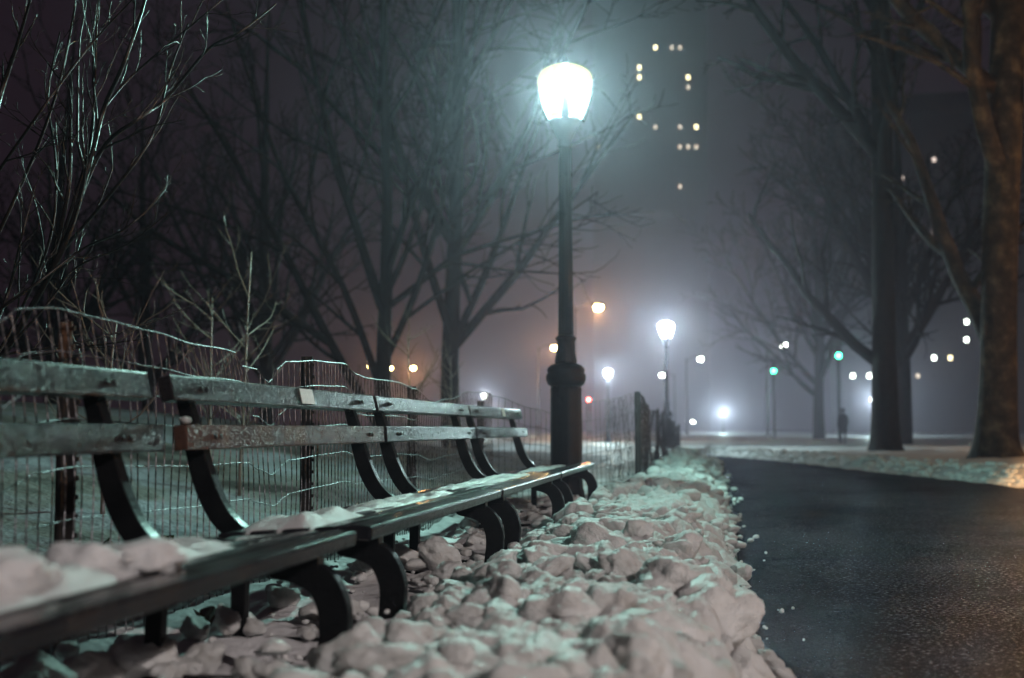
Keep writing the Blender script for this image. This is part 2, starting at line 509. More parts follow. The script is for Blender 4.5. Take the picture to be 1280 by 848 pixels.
def make_bench():
    """origin at ground below the seat front edge, mid length; length along y, sitter faces +x"""
    root = empty('park_bench')
    lean = math.atan(0.25)
    # back slats: front-top edge positions relative to seat front edge
    for (fx, fz, lean) in ((-0.602, 0.859, 0.24), (-0.549, 0.716, 0.09)):
        h, t = 0.074, 0.042
        rot = Matrix.Rotation(-lean, 3, 'Y')
        c = Vector((fx, 0, fz)) + rot @ Vector((-t / 2, 0, -h / 2))
        s = MB().box((0, 0, 0), (t, B_LEN, h), rot).build('back_slat', M['wood'], root, bevel=0.005, loc=c)
        for sy in (-1, 1):
            for d in (-0.022, 0.022):
                q = rot @ Vector((t / 2 + 0.001, 0, 0.0)) + Vector((0, sy * (B_LEN / 2 - 0.235) + d, 0))
                m = MB()
                ax = rot @ Vector((1, 0, 0))
                m.tube([q - ax * 0.004, q + ax * 0.002, q + ax * 0.005], [0.0085, 0.0085, 0.004], 8)
                m.build('bolt', M['iron'], s, smooth=True)
    # seat slats, slightly dished
    n, w, g = 5, 0.074, 0.020
    for i in range(n):
        x = -0.037 - i * (w + g)
        z = 0.42 - 0.030 * (i / (n - 1)) ** 0.8 - (0.006 if i == 0 else 0)
        rot = Matrix.Rotation(R(-4 if i else 3), 3, 'Y')
        MB().box((0, 0, 0), (w, B_LEN, 0.040), rot).build('seat_slat', M['seat_wood'], root, bevel=0.009, loc=(x, 0, z))
    for sy in (-1, 1):
        y = sy * (B_LEN / 2 - 0.22)
        # back post sweeping down into the seat rail
        p = spline([(-0.665, 0.845), (-0.632, 0.74), (-0.603, 0.63), (-0.566, 0.52), (-0.512, 0.43), (-0.43, 0.375), (-0.30, 0.362), (-0.15, 0.368), (-0.03, 0.374)], 5)
        k = len(p)
        wd = [0.030 + 0.034 * math.sin(math.pi * min(1, (i / k) * 1.25)) ** 1.2 if i < 0.62 * k else 0.040 for i in range(k)]
        MB().ribbon(p, wd, 0.052).build('back_post', M['iron'], root, bevel=0.004, loc=(0, y, 0))
        # front leg: shoulder bulging forward, foot drawn back
        p = spline([(-0.16, 0.352), (-0.09, 0.350), (-0.03, 0.325), (0.004, 0.265), (0.008, 0.20), (-0.004, 0.12), (-0.018, 0.05), (-0.024, -0.02)], 5)
        k = len(p)
        wd = [0.030 + 0.044 * math.sin(math.pi * (i / (k - 1)) ** 0.72) ** 0.8 + 0.010 * (i / (k - 1)) for i in range(k)]
        MB().ribbon(p, wd, 0.047).build('front_leg', M['iron'], root, bevel=0.004, loc=(0, y, 0))
        p = spline([(-0.455, 0.372), (-0.462, 0.27), (-0.463, 0.15), (-0.468, 0.06), (-0.478, -0.02)], 4)
        k = len(p)
        wd = [0.052 - 0.008 * math.sin(math.pi * i / (k - 1)) + (0.02 if i > k - 4 else 0) for i in range(k)]
        MB().ribbon(p, wd, 0.043).build('rear_leg', M['iron'], root, bevel=0.004, loc=(0, y, 0))
        p = spline([(-0.462, 0.125), (-0.435, 0.085), (-0.37, 0.068), (-0.24, 0.066), (-0.10, 0.070), (-0.03, 0.082)], 4)
        MB().ribbon(p, [0.03] * 4 + [0.038] * (len(p) - 4), 0.038).build('foot_rail', M['iron'], root, bevel=0.004, loc=(0, y, 0))
    return root


bench0 = make_bench()
blabels = ['dark slatted park bench with heaped soft snow on its seat',
           'wet slatted park bench with pale plaque on its top slat and brown second slat',
           'wet slatted park bench between the plaque bench and the bench at the lamp',
           'wet slatted park bench whose end stands beside the tall iron lamp post']
benches = []
for i, (ya, yb) in enumerate(bench_y):
    b = bench0 if i == 0 else copy_tree(bench0)
    b.location = (-0.931, (ya + yb) / 2, 0.02)
    b.scale.y = (yb - ya) / B_LEN
    b['label'] = blabels[i]; b['category'] = 'bench'; b['group'] = 'park benches in a row along the fence'
    benches.append(b)


def part_of(o, key):
    return sorted([c for c in o.children if c.name.split('.')[0] == key], key=lambda c: c.name)


def world_z(c): return c.location.z


s2 = sorted(part_of(benches[1], 'back_slat'), key=world_z)
s2[0].data = s2[0].data.copy(); s2[0].data.materials[0] = M['wood_bare']
s2[0]['label'] = 'worn brown back slat'
rot = Matrix.Rotation(-0.24, 3, 'Y')
pl = MB().box(rot @ Vector((0.0215, 0.13, 0.004)), (0.003, 0.155, 0.058), rot).build('plaque', M['plaque'], s2[1])
s4 = sorted(part_of(benches[3], 'back_slat'), key=world_z)
MB().box(rot @ Vector((0.0215, 0.2, 0.004)), (0.003, 0.13, 0.058), rot).build('plaque', M['plaque'], s4[1])


# snow and ice lying on the seats
def seat_patch(b, y0, y1, x0, x1, hmax, seed, name, label, mat, lumpy=1.0):
    nxp, nyp = 26, max(20, int((y1 - y0) / 0.02))
    m = MB()
    for j in range(nyp + 1):
        for i in range(nxp + 1):
            u, v = i / nxp, j / nyp
            x, y = x0 + (x1 - x0) * u, y0 + (y1 - y0) * v
            e = min(1, 4 * min(u, 1 - u)) * min(1, 6 * min(v, 1 - v))
            q = 0.5 + 0.5 * noise.noise(Vector((x * 7 * lumpy + seed, y * 5 * lumpy, seed))) + 0.16 * noise.noise(Vector((x * 22 + seed, y * 20, seed))) + 0.05 * noise.noise(Vector((x * 60, y * 60, seed)))
            hgt = hmax * (max(0, q * 1.5 - 0.42) * e ** 0.6) - 0.012 * (1 - e) - 0.004
            seat = 0.4365 - 0.030 * min(1, max(0, (-x - 0.04) / 0.37)) ** 0.8
            m.v.append((x, y, seat + hgt))
    for j in range(nyp):
        for i in range(nxp):
            a = j * (nxp + 1) + i
            m.f.append((a, a + 1, a + nxp + 2, a + nxp + 1))
    o = m.build(name, mat, None, smooth=True, loc=(-0.931, 0, 0.026))
    so = o.modifiers.new('thick', 'SOLIDIFY'); so.thickness = 0.012; so.offset = -1
    return tag(o, label, 'snow', None, 'stuff')


seat_patch(benches[0], 1.20, 2.45, -0.43, -0.10, 0.07, 3.1, 'seat_snow', 'soft lumpy snow heaped on the seat of the dark bench', M['snow_clean'])
seat_patch(benches[0], 2.25, 3.30, -0.44, -0.16, 0.055, 8.7, 'seat_snow', 'low snow ridge at the far end of the dark bench seat', M['snow_clean'])
seat_patch(benches[1], 3.50, 4.15, -0.43, -0.16, 0.05, 1.7, 'seat_snow', 'small snow patch by the back post of the plaque bench', M['snow_clean'])
seat_patch(benches[1], 4.1, 5.70, -0.42, -0.13, 0.030, 5.9, 'seat_snow', 'thin refrozen snow along the plaque bench seat', M['ice'], 1.6)
seat_patch(benches[2], 5.80, 8.0, -0.42, -0.10, 0.028, 2.3, 'seat_snow', 'thin refrozen snow along the seat of the middle bench', M['ice'], 1.6)
seat_patch(benches[3], 8.2, 9.9, -0.40, -0.10, 0.020, 6.3, 'seat_snow', 'thin ice film on the seat of the lamp bench', M['ice'], 1.6)


# ------------------------------------------------------------------ park lamp (cast iron post, glass urn head)
def make_lamp():
    root = empty('park_lamp')
    base = MB().lathe([(0.175, -0.1), (0.175, 0.10), (0.160, 0.13), (0.150, 0.20), (0.140, 0.24), (0.132, 0.30), (0.131, 0.6), (0.129, 1.02), (0.131, 1.06), (0.120, 1.09)],
                      40, fl=0.022, nfl=10).build('base', M['iron'], root, smooth=True)
    MB().lathe([(0.118, 1.075), (0.150, 1.10), (0.165, 1.14), (0.165, 1.175), (0.150, 1.20), (0.156, 1.215), (0.150, 1.24), (0.125, 1.262), (0.095, 1.275)], 40, fl=0.03, nfl=20).build('bulb_collar', M['iron'], root, smooth=True)
    MB().lathe([(0.088, 1.27), (0.092, 1.30), (0.080, 1.36), (0.073, 1.46), (0.083, 1.475), (0.090, 1.49), (0.080, 1.505), (0.066, 1.515)], 32, fl=0.035, nfl=8).build('neck', M['iron'], root, smooth=True)
    MB().lathe([(0.062, 1.51), (0.058, 2.2), (0.052, 3.0), (0.050, 3.13)], 48, fl=0.05, nfl=12).build('shaft', M['iron'], root, smooth=True)
    MB().lathe([(0.056, 3.12), (0.066, 3.14), (0.058, 3.17), (0.064, 3.20), (0.090, 3.25), (0.115, 3.30), (0.138, 3.345), (0.146, 3.36), (0.138, 3.372)], 32).build('cradle', M['iron'], root, smooth=True)
    prof = [(0.132, 3.365), (0.155, 3.41), (0.182, 3.48), (0.208, 3.56), (0.227, 3.64), (0.235, 3.70), (0.229, 3.75), (0.205, 3.79), (0.160, 3.82), (0.095, 3.845), (0.03, 3.86)]
    MB().lathe(spline(prof, 4), 40).build('glass_globe', M['globe'], root, smooth=True)
    MB().lathe([(0.034, 3.853), (0.04, 3.868), (0.022, 3.885), (0.028, 3.905), (0.018, 3.93), (0.002, 3.955)], 16).build('finial', M['iron'], root, smooth=True)
    for k in range(4):
        a = -math.pi / 2 + 0.11 + k * math.pi / 2
        d = Vector((math.cos(a), math.sin(a), 0))
        m = MB()
        pts = [Vector((0, 0, z)) + d * (r + 0.006) for r, z in prof[:5]]
        m.tube(pts, [0.036, 0.030, 0.025, 0.019, 0.009], 6)
        m.build('rib', M['iron'], root)
    for k in range(2):
        a = math.pi * k + 0.15
        d = Vector((math.cos(a), math.sin(a), 0))
        m = MB(); q = d * 0.236 + Vector((0, 0, 3.735))
        m.tube([q, q + d * 0.012 + Vector((0, 0, 0.01)), q + d * 0.014 + Vector((0, 0, 0.03))], [0.01, 0.009, 0.004], 6)
        m.build('clip', M['iron'], root)
    return root


def lamp_light(loc, watts, col=LAMP_COL, radius=0.09, parent=None, name='lamp_bulb'):
    l = bpy.data.lights.new(name, 'POINT')
    l.energy = watts; l.color = col; l.shadow_soft_size = radius
    o = bpy.data.objects.new(name, l); COL.objects.link(o)
    if parent is not None: o.parent = parent
    o.location = loc
    return o


lamp0 = make_lamp()
LX, LY = -1.20, 10.78
lamp_spots = [(LX, LY, 0.0, 'tall cast iron park lamp with glowing glass urn beside the end bench', LAMP_W, 'near')]
p2 = on_y(832.5, 412, 37.0)
p3 = on_y(760, 467, 67.0)
p4 = on_y(605, 495, 112)
p5 = on_y(1091, 500, 127)
p6 = on_y(904, 517, 200)
HC = 3.62
lamp_spots += [(p2.x, 37.0, p2.z - HC, 'lit park lamp standing behind the dark fence along the path', LAMP_W * 1.15, ''),
               (p3.x, 67.0, p3.z - HC, 'lit park lamp in the fog past the fence, smaller than its neighbour', LAMP_W * 1.1, ''),
               (p4.x, 112., p4.z - HC, 'far lit park lamp glimpsed above the wire fence behind the benches', LAMP_W * 1.5, ''),
               (p5.x, 127., p5.z - HC, 'far lit park lamp beside the standing person and the tree trunk', LAMP_W * 3.2, ''),
               (p6.x, 200., p6.z - HC, 'tiny far lit park lamp over the bend of the path', LAMP_W * 6.5, '')]
far_globe = [c for c in lamp0.children if c.name.startswith('glass_globe')][0].data.copy()
far_globe.materials[0] = M['globe_far']
for i, (x, y, z, lab, w, k) in enumerate(lamp_spots):
    o = lamp0 if i == 0 else copy_tree(lamp0)
    o.location = (x, y, z)
    tag(o, lab, 'street lamp', 'park lamps with glass urn heads')
    if i > 0:
        o.rotation_euler.z = 0.3 * i
        for c in o.children:
            if c.name.startswith('glass_globe'):
                c.data = far_globe
    lamp_light((x, y, z + 3.60), w, LAMP_COL if i else (0.52, 1.0, 0.88))

# ------------------------------------------------------------------ wire fences
FX = -1.80
tops_px = [(-140, 470), (-60, 450), (0, 432), (25, 408), (55, 391), (100, 391), (140, 402), (200, 418), (250, 433), (300, 440), (313, 443), (325, 460), (345, 479),
           (352, 462), (362, 452), (400, 452), (434, 455), (448, 468), (462, 473), (500, 478), (520, 486), (540, 503), (560, 499), (590, 490), (613, 492)]
tops = []
for a, b in tops_px:
    q = on_x(a, b, FX)
    tops.append((q.y, q.z))
cornerY = 10.6
tops = [t for t in tops if t[0] < cornerY - 0.1]
diag = Vector((-0.76, 13.3, 0)) - Vector((FX, cornerY, 0))
seg1 = tops[-1][0]
S0 = tops[0][0]
D = diag.length


def fence_top(s):
    """s = arc length measured as world y up to the corner, then along the diagonal"""
    pts = tops + [(cornerY, 1.00), (cornerY + 0.25 * D, 0.90), (cornerY + 0.45 * D, 0.83), (cornerY + 0.62 * D, 0.98), (cornerY + 0.85 * D, 1.03), (cornerY + D, 1.09)]
    for (a, za), (b, zb) in zip(pts[:-1], pts[1:]):
        if a <= s <= b:
            t = (s - a) / (b - a)
            return za + (zb - za) * (t * t * (3 - 2 * t))
    return pts[-1][1] if s > pts[-1][0] else pts[0][1]


def fence_pos(s, zz):
    """zz 0..1 share of the local height"""
    T = fence_top(s)
    z = zz * T
    if s <= cornerY:
        p = Vector((FX, s, 0)); n = Vector((-1, 0, 0)); tg = Vector((0, 1, 0))
    else:
        t = (s - cornerY) / D
        p = Vector((FX, cornerY, 0)) + diag * t
        tg = diag.normalized(); n = Vector((-tg.y, tg.x, 0))
    up = max(0, zz - 0.55) / 0.45
    k1 = noise.noise(Vector((s * 1.3, zz * 1.5, 2.2)))
    k2 = noise.noise(Vector((s * 2.6, zz * 3.0, 9.1)))
    off = 0.04 * k1 * (0.3 + up) + 0.012 * k2
    sl = (-0.13 * up * up if s < 5.0 else 0.05 * k2 * up) + 0.012 * noise.noise(Vector((s * 2.5, zz * 2.5, 5.5)))
    p = p + n * off + tg * sl
    p.z = 0.0 + z
    return p


fence = empty('wire_fence', (0, 0, 0), 0, 'sagging wire mesh fence on dark posts behind the row of benches', 'fence')
post_y = [3.5, 5.74, 7.86, 10.3]
bounds = [S0, 3.5, 5.74, 7.86, cornerY, cornerY + D]
for bi in range(5):
    a, b = bounds[bi], bounds[bi + 1]
    m = MB()
    dsp = 0.062 if bi < 4 else 0.105
    rows = [0.03, 0.16, 0.30, 0.44, 0.58, 0.71, 0.80, 0.89, 1.0] if bi < 4 else [0.05, 0.2, 0.35, 0.5, 0.65, 0.82, 1.0]
    s = a
    while s < b:
        j = s + rng.uniform(-0.008, 0.008)
        m.tube([fence_pos(j, zz) for zz in np.linspace(0.0, 1.0, 12)], 0.0025, 4, cap=False)
        s += dsp
    for zz in rows:
        nS = int((b - a) / 0.045)
        m.tube([fence_pos(a + (b - a) * i / nS, zz) for i in range(nS + 1)], 0.0024 if zz < 1 else 0.0030, 4, cap=False)
    m.build('wire_mesh', M['wire'], fence)
# loose roll of mesh bunched at the last post
m = MB()
for k in range(16):
    s = cornerY + D * (0.80 + 0.2 * k / 15)
    m.tube([fence_pos(s, zz) + Vector((0.05 * math.sin(7 * zz + k) - 0.02, -0.05 - 0.05 * math.cos(5 * zz + k * 0.8), 0)) for zz in np.linspace(0.1, 0.98, 16)], 0.0022, 4, cap=False)
for k in range(12):
    zz = 0.12 + 0.07 * k
    m.tube([fence_pos(cornerY + D * (0.79 + 0.2 * i / 10), zz + 0.03 * math.sin(i + k)) + Vector((0, -0.07 - 0.04 * math.sin(i * 1.7 + k), 0)) for i in range(11)], 0.0022, 4, cap=False)
m.build('wire_roll', M['wire'], fence)


def fence_post(parent, x, y, top, mat, wdt=0.045, rot=0.0):
    m = MB()
    r3 = Matrix.Rotation(rot, 3, 'Z')
    m.box((0, 0, top / 2 - 0.05), (wdt, 0.010, top + 0.1), r3)
    m.box(r3 @ Vector((0, -0.0235, top / 2 - 0.052)), (0.010, 0.034, top + 0.096), r3)
    z = 0.12
    while z < top - 0.03:
        m.box(r3 @ Vector((0.0, 0.010, z)), (0.014, 0.012, 0.016), r3)
        m.box(r3 @ Vector((wdt / 2 + 0.004, 0, z + 0.02)), (0.010, 0.008, 0.014), r3)
        z += 0.055
    return m.build('post', mat, parent, bevel=0.0, loc=(x, y, 0))


for y, t, xo in ((3.5, 0.93, 0), (5.74, 1.06, 0), (7.86, 0.99, 0), (10.3, 0.95, 0)):
    fence_post(fence, FX - 0.05 + xo, y, t, M['post'], 0.055)
fence_post(fence, FX - 0.08, 3.54, 1.04, M['rust'], 0.03)['label'] = 'thin rusty stake beside a post'
fence_post(fence, -0.74, 13.33, 1.11, M['post'], 0.06)
fence_post(fence, FX - 0.04, 2.0, 1.0, M['post'], 0.05)

fence2 = empty('path_fence', (0, 0, 0), 0, 'dark crumpled mesh fence running beside the path past the lamp post', 'fence')
F2 = [(-0.74, 13.36), (-0.80, 16.2), (-0.76, 19.0), (-0.78, 22.0), (-0.74, 25.0), (-0.76, 28.0), (-0.72, 30.5)]


def f2pos(s, zz):
    i = min(int(s), len(F2) - 2); t = s - i
    x = F2[i][0] + (F2[i + 1][0] - F2[i][0]) * t
    y = F2[i][1] + (F2[i + 1][1] - F2[i][1]) * t
    top = 1.09 - 0.045 * s + 0.05 * noise.noise(Vector((s * 2.2, 1, 1))) - 0.10 * math.sin(math.pi * t) ** 2
    x += 0.14 * noise.noise(Vector((s * 2.4, zz * 1.2, 4))) * math.sin(math.pi * t) + 0.03 * noise.noise(Vector((s * 9, zz * 3, 7)))
    return Vector((x, y, zz * top + 0.03))


for i in range(len(F2) - 1):
    m = MB()
    for k in range(60):
        s = i + (k + 0.5) / 60
        m.tube([f2pos(s, zz) for zz in np.linspace(0, 1, 7)], 0.0032, 4, cap=False)
    for zz in np.linspace(0.04, 1, 14):
        m.tube([f2pos(i + k / 30, zz) for k in range(31)], 0.0035, 4, cap=False)
    m.build('wire_mesh', M['post'], fence2)
    if i > 0: fence_post(fence2, F2[i][0], F2[i][1], 1.09 - 0.045 * i, M['post'], 0.05)
fence_post(fence2, F2[-1][0], F2[-1][1], 0.84, M['post'], 0.05)


# ------------------------------------------------------------------ snow chunks
def chunk_mesh(i, sub):
    bm = bmesh.new()
    bmesh.ops.create_icosphere(bm, subdivisions=sub, radius=1.0)
    r2 = random.Random(100 + i)
    blocky = i % 2 == 0
    planes = [(Vector((r2.gauss(0, 1), r2.gauss(0, 1), r2.gauss(0, 1))).normalized(), r2.uniform(0.38, 0.8)) for _ in range(r2.randint(4, 7) if blocky else r2.randint(0, 2))]
    sc = Vector((r2.uniform(0.75, 1.25), r2.uniform(0.75, 1.25), r2.uniform(0.6, 1.0)))
    o = Vector((i * 7.3, 0, 0))
    for v in bm.verts:
        p = v.co.copy()
        for n, d in planes:
            k = p.dot(n)
            if k > d: p -= n * (k - d) * (0.94 if blocky else 0.7)
        p *= 1 + 0.32 * noise.noise(p * 1.2 + o) + 0.15 * noise.noise(p * 2.7 + o * 2) + 0.11 * noise.noise(p * 5.3 + o) + (0.07 * noise.noise(p * 10 + o) + 0.035 * noise.noise(p * 21 + o) if sub > 3 else 0)
        v.co = Vector((p.x * sc.x, p.y * sc.y, p.z * sc.z))
    for _ in range(1 if sub > 2 else 1):
        bmesh.ops.smooth_vert(bm, verts=bm.verts, factor=0.3, use_axis_x=True, use_axis_y=True, use_axis_z=True)
    me = bpy.data.meshes.new('snow_chunk')
    bm.to_mesh(me); bm.free()
    me.polygons.foreach_set('use_smooth', [True] * len(me.polygons))
    me.materials.append(M['snow_chunk'])
    return me


variants = [chunk_mesh(i, 4) for i in range(18)]
low = [chunk_mesh(40 + i, 2) for i in range(10)]
low_data = []
for q in low:
    co = np.empty(len(q.vertices) * 3); q.vertices.foreach_get('co', co)
    low_data.append((co.reshape(-1, 3), np.array([p.vertices[:] for p in q.polygons])))

ic = link('ice_lump', variants[3], None, (-1.492, 3.50, 0.748))
ic.scale = (0.017, 0.020, 0.016)
tag(ic, 'small bright lump of ice on the corner of the brown back slat', 'ice')
lump_v, lump_f = [], []
lr = random.Random(17)
for k in range(13):
    q = variants[lr.randrange(18)]
    co = np.empty(len(q.vertices) * 3); q.vertices.foreach_get('co', co); co = co.reshape(-1, 3)
    r = lr.uniform(0.035, 0.075)
    y = 1.35 + 1.0 * k / 12; x = -0.931 + lr.uniform(-0.36, -0.14)
    n0 = sum(len(v) for v in lump_v)
    lump_v.append(co * np.array([r * 1.1, r * 1.25, r * 0.8]) + np.array([x, y, 0.455 + r * 0.25]))
    lump_f += [tuple(i + n0 for i in p.vertices) for p in q.polygons]
lm = MB(); lm.v = np.concatenate(lump_v).tolist(); lm.f = lump_f
tag(lm.build('seat_snow_lumps', M['snow_clean'], smooth=True), 'rounded snow lumps piled along the dark bench seat', 'snow', None, 'stuff')

# merged, crusted mass of shovelled clods: dense relief between the loose chunks
mr = np.random.RandomState(5)
mx_ = np.arange(-1.02, 0.34, 0.0105)
my_ = np.concatenate([np.arange(1.75, 6.0, 0.0125), np.arange(6.0, 10.5, 0.02), np.arange(10.5, 15.0, 0.035)])
MX, MY = np.meshgrid(mx_, my_)
MZ = ground_h(MX, MY)
dl_ = -edge_dist(PL, MX, MY)
edge = smooth(0.0, 0.16, dl_ + 0.05 * wob(MX, MY, 9., 4) + 0.035 * wob(MX, MY, 23., 10))
inner = smooth(-0.90, -0.55, MX + 0.05 * wob(MX, MY, 6., 2))
if_lamp = np.where(MY > 10.4, smooth(-0.72, -0.55, MX), 1.0)
relief = np.zeros(MX.shape)
for k in range(2600):
    cxk, cyk = mr.uniform(-1.0, 0.3), 1.75 + 13.2 * mr.rand() ** 1.4
    r = min(0.15, 0.026 * (1 - mr.rand()) ** -0.62)
    i0, i1 = np.searchsorted(mx_, [cxk - 1.3 * r, cxk + 1.3 * r]); j0, j1 = np.searchsorted(my_, [cyk - 1.3 * r, cyk + 1.3 * r])
    if i1 <= i0 or j1 <= j0: continue
    sx, sy = MX[j0:j1, i0:i1] - cxk, MY[j0:j1, i0:i1] - cyk
    th = mr.uniform(0, 3.14); e = mr.uniform(0.65, 1.0)
    u = (sx * np.cos(th) + sy * np.sin(th)) / r; v = (-sx * np.sin(th) + sy * np.cos(th)) / (r * e)
    pw = mr.uniform(2.0, 4.5)
    q = 1 - (np.abs(u) ** pw + np.abs(v) ** pw)
    cap = np.where(q > 0, np.clip(q, 0, 1) ** mr.uniform(0.35, 0.6), 0)
    cap = cap * (1 + 0.35 * (mr.uniform(-1, 1) * u + mr.uniform(-1, 1) * v)) * r * mr.uniform(0.55, 1.05)
    relief[j0:j1, i0:i1] = np.maximum(relief[j0:j1, i0:i1], cap)
for _ in range(2):
    p = np.pad(relief, 1, mode='edge')
    relief = 0.5 * relief + 0.125 * (p[:-2, 1:-1] + p[2:, 1:-1] + p[1:-1, :-2] + p[1:-1, 2:])
fine = np.array([noise.noise(Vector((a * 17, b * 17, 1))) * 0.012 + noise.noise(Vector((a * 45, b * 45, 4))) * 0.006 + noise.noise(Vector((a * 110, b * 110, 7))) * 0.003
                 for a, b in zip(MX.ravel().tolist(), MY.ravel().tolist())]).reshape(MX.shape)
MZ = (np.maximum(MZ, 0.0) + relief * 0.62 + fine * 1.7 + 0.004) * edge * inner * if_lamp - 0.06 * (1 - np.minimum(np.minimum(edge, inner), if_lamp))
nmx, nmy = len(mx_), len(my_)
ii = np.arange(nmx * nmy).reshape(nmy, nmx)
quads = np.stack([ii[:-1, :-1], ii[:-1, 1:], ii[1:, 1:], ii[1:, :-1]], -1).reshape(-1, 4).astype(np.int32)
me = bpy.data.meshes.new('crusted_snow')
me.vertices.add(nmx * nmy); me.vertices.foreach_set('co', np.stack([MX.ravel(), MY.ravel(), MZ.ravel()], 1).astype(np.float32).ravel())
me.loops.add(quads.size); me.loops.foreach_set('vertex_index', quads.ravel())
me.polygons.add(len(quads)); me.polygons.foreach_set('loop_start', np.arange(0, quads.size, 4, dtype=np.int32))
me.update(calc_edges=True)
me.polygons.foreach_set('use_smooth', [True] * len(me.polygons))
me.materials.append(M['snow'])
crust_me = me

bank = empty('snow_bank', (0, 0, 0), 0, 'shovelled bank of broken snow chunks between benches and path', None, None, 'structure')
cr = random.Random(11)
tag(link('crusted_snow', crust_me, bank), None, None, None, 'stuff')
chunks = []
tries = 0


def bank_ok(x, y):
    if y < 10.6:
        if x < -0.86: return cr.random() < 0.10 and x > -1.7
        if x < -0.70: return cr.random() < 0.5
        return x < 0.18
    return -0.68 < x < 0.16


while len(chunks) < 620 and tries < 9000:
    tries += 1
    y = 1.9 + 12.5 * cr.random() ** 1.35
    x = cr.uniform(-1.6, 0.2)
    if not bank_ok(x, y): continue
    if y > 5.2 and x > -0.5 + 0.12 * math.sin(y * 3) and y < 9.5 and cr.random() < 0.6: continue
    r = min(0.115, 0.036 * (1 - cr.random()) ** -0.5)
    if y > 6.5: r *= 0.85
    if x < -0.86: r *= 0.8
    if x + 1.2 * r > 0.17 + 0.08 * math.sin(y * 2.3) + 0.06 * math.sin(y * 5.1): continue
    if any((x - a) ** 2 + (y - b) ** 2 < (0.62 * (r + c)) ** 2 for a, b, c in chunks): continue
    chunks.append((x, y, r))
chunks.sort(key=lambda c: -c[2] / c[1])
zs = ground_h(np.array([c[0] for c in chunks]), np.array([c[1] for c in chunks]))
rest = []
for i, ((x, y, r), z) in enumerate(zip(chunks, zs)):
    if i >= 290:
        rest.append((x, y, r, z)); continue
    o = link('snow_chunk', variants[cr.randrange(18)], bank)
    o.location = (x, y, max(z, 0) + 0.03 + r * cr.uniform(-0.25, 0.45))
    o.rotation_euler = (cr.uniform(-0.5, 0.5), cr.uniform(-0.5, 0.5), cr.uniform(0, 6.28))
    o.scale = (r * cr.uniform(0.9, 1.25), r * cr.uniform(0.85, 1.1), r * cr.uniform(0.8, 1.15))
tiny = [chunk_mesh(70 + i, 1) for i in range(8)]
tiny_data = []
for q in tiny:
    co = np.empty(len(q.vertices) * 3); q.vertices.foreach_get('co', co)
    tiny_data.append((co.reshape(-1, 3), np.array([p.vertices[:] for p in q.polygons])))
for k in range(15000):
    y = 1.8 + 28 * cr.random() ** 1.7
    x = cr.uniform(-1.7, 0.34)
    if x > 0.16:
        if cr.random() > 0.16 * (1 - (x - 0.16) / 0.18): continue
    elif not bank_ok(x, y): continue
    big = k % 8 == 0
    rest.append((x, y, (cr.uniform(0.025, 0.05) if big else cr.uniform(0.006, 0.02)) * (1 if y < 9 else 1.7) * (1 if x < 0.16 else 0.7), None))
zz = ground_h(np.array([c[0] for c in rest]), np.array([c[1] for c in rest]))
V, Fc, off = [], [], 0
for (x, y, r, _), z in zip(rest, zz):
    co, fa = low_data[cr.randrange(10)] if r > 0.024 else tiny_data[cr.randrange(8)]
    a = cr.uniform(0, 6.28); ca, sa = math.cos(a), math.sin(a)
    q = co * np.array([r * cr.uniform(0.8, 1.3), r, r * cr.uniform(0.7, 1.0)])
    V.append(np.stack([q[:, 0] * ca - q[:, 1] * sa + x, q[:, 0] * sa + q[:, 1] * ca + y, q[:, 2] + max(z, 0) + (0.035 if x < 0.1 else 0) * cr.random() + r * cr.uniform(0.1, 0.7)], 1))
    Fc.append(fa + off); off += len(co)
V = np.concatenate(V).astype(np.float32); Fc = np.concatenate(Fc).astype(np.int32)
me = bpy.data.meshes.new('snow_crumbs')
me.vertices.add(len(V)); me.vertices.foreach_set('co', V.ravel())
me.loops.add(Fc.size); me.loops.foreach_set('vertex_index', Fc.ravel())
me.polygons.add(len(Fc)); me.polygons.foreach_set('loop_start', np.arange(0, Fc.size, 3, dtype=np.int32))
me.update(calc_edges=True)
me.polygons.foreach_set('use_smooth', [True] * len(me.polygons))
me.materials.append(M['snow'])
tag(link('snow_crumbs', me, bank), None, None, None, 'stuff')


V, Fc, off = [], [], 0
for k in range(1500):
    i = cr.randrange(6, 42)
    t = cr.random()
    if i + 1 >= len(PR): continue
    d = abs(cr.gauss(0, 0.5)) - 0.12
    x = PR[i][0] + (PR[i + 1][0] - PR[i][0]) * t + d; y = PR[i][1] + (PR[i + 1][1] - PR[i][1]) * t
    if y < 9 or y > 42: continue
    r = cr.uniform(0.02, 0.09) * (0.5 if d < 0.05 else 1)
    z = gz(x, y)
    co, fa = low_data[cr.randrange(10)]
    a = cr.uniform(0, 6.28); ca, sa = math.cos(a), math.sin(a)
    q = co * np.array([r * cr.uniform(0.8, 1.6), r, r * cr.uniform(0.6, 1.0)])
    V.append(np.stack([q[:, 0] * ca - q[:, 1] * sa + x, q[:, 0] * sa + q[:, 1] * ca + y, q[:, 2] + max(z, 0) + r * 0.15], 1))
    Fc.append(fa + off); off += len(co)
rub = MB(); rub.v = np.concatenate(V).tolist(); rub.f = [tuple(f) for f in np.concatenate(Fc).tolist()]
tag(rub.build('snow_rubble', M['snow'], smooth=True), 'crumbled snow along the far curve of the path', 'snow', None, 'stuff')


# ------------------------------------------------------------------ trees
def wander(p, d, length, r0, r1, rg, n=6, bend=0.25, up=0.1):
    pts, rad = [p.copy()], [r0]
    for i in range(n):
        d = (d + Vector((rg.gauss(0, bend), rg.gauss(0, bend), rg.gauss(0, bend) + up)) * (1.0 / n) * 2).normalized()
        p = p + d * (length / n)
        pts.append(p.copy()); rad.append(r0 + (r1 - r0) * (i + 1) / n)
    return pts, rad, d


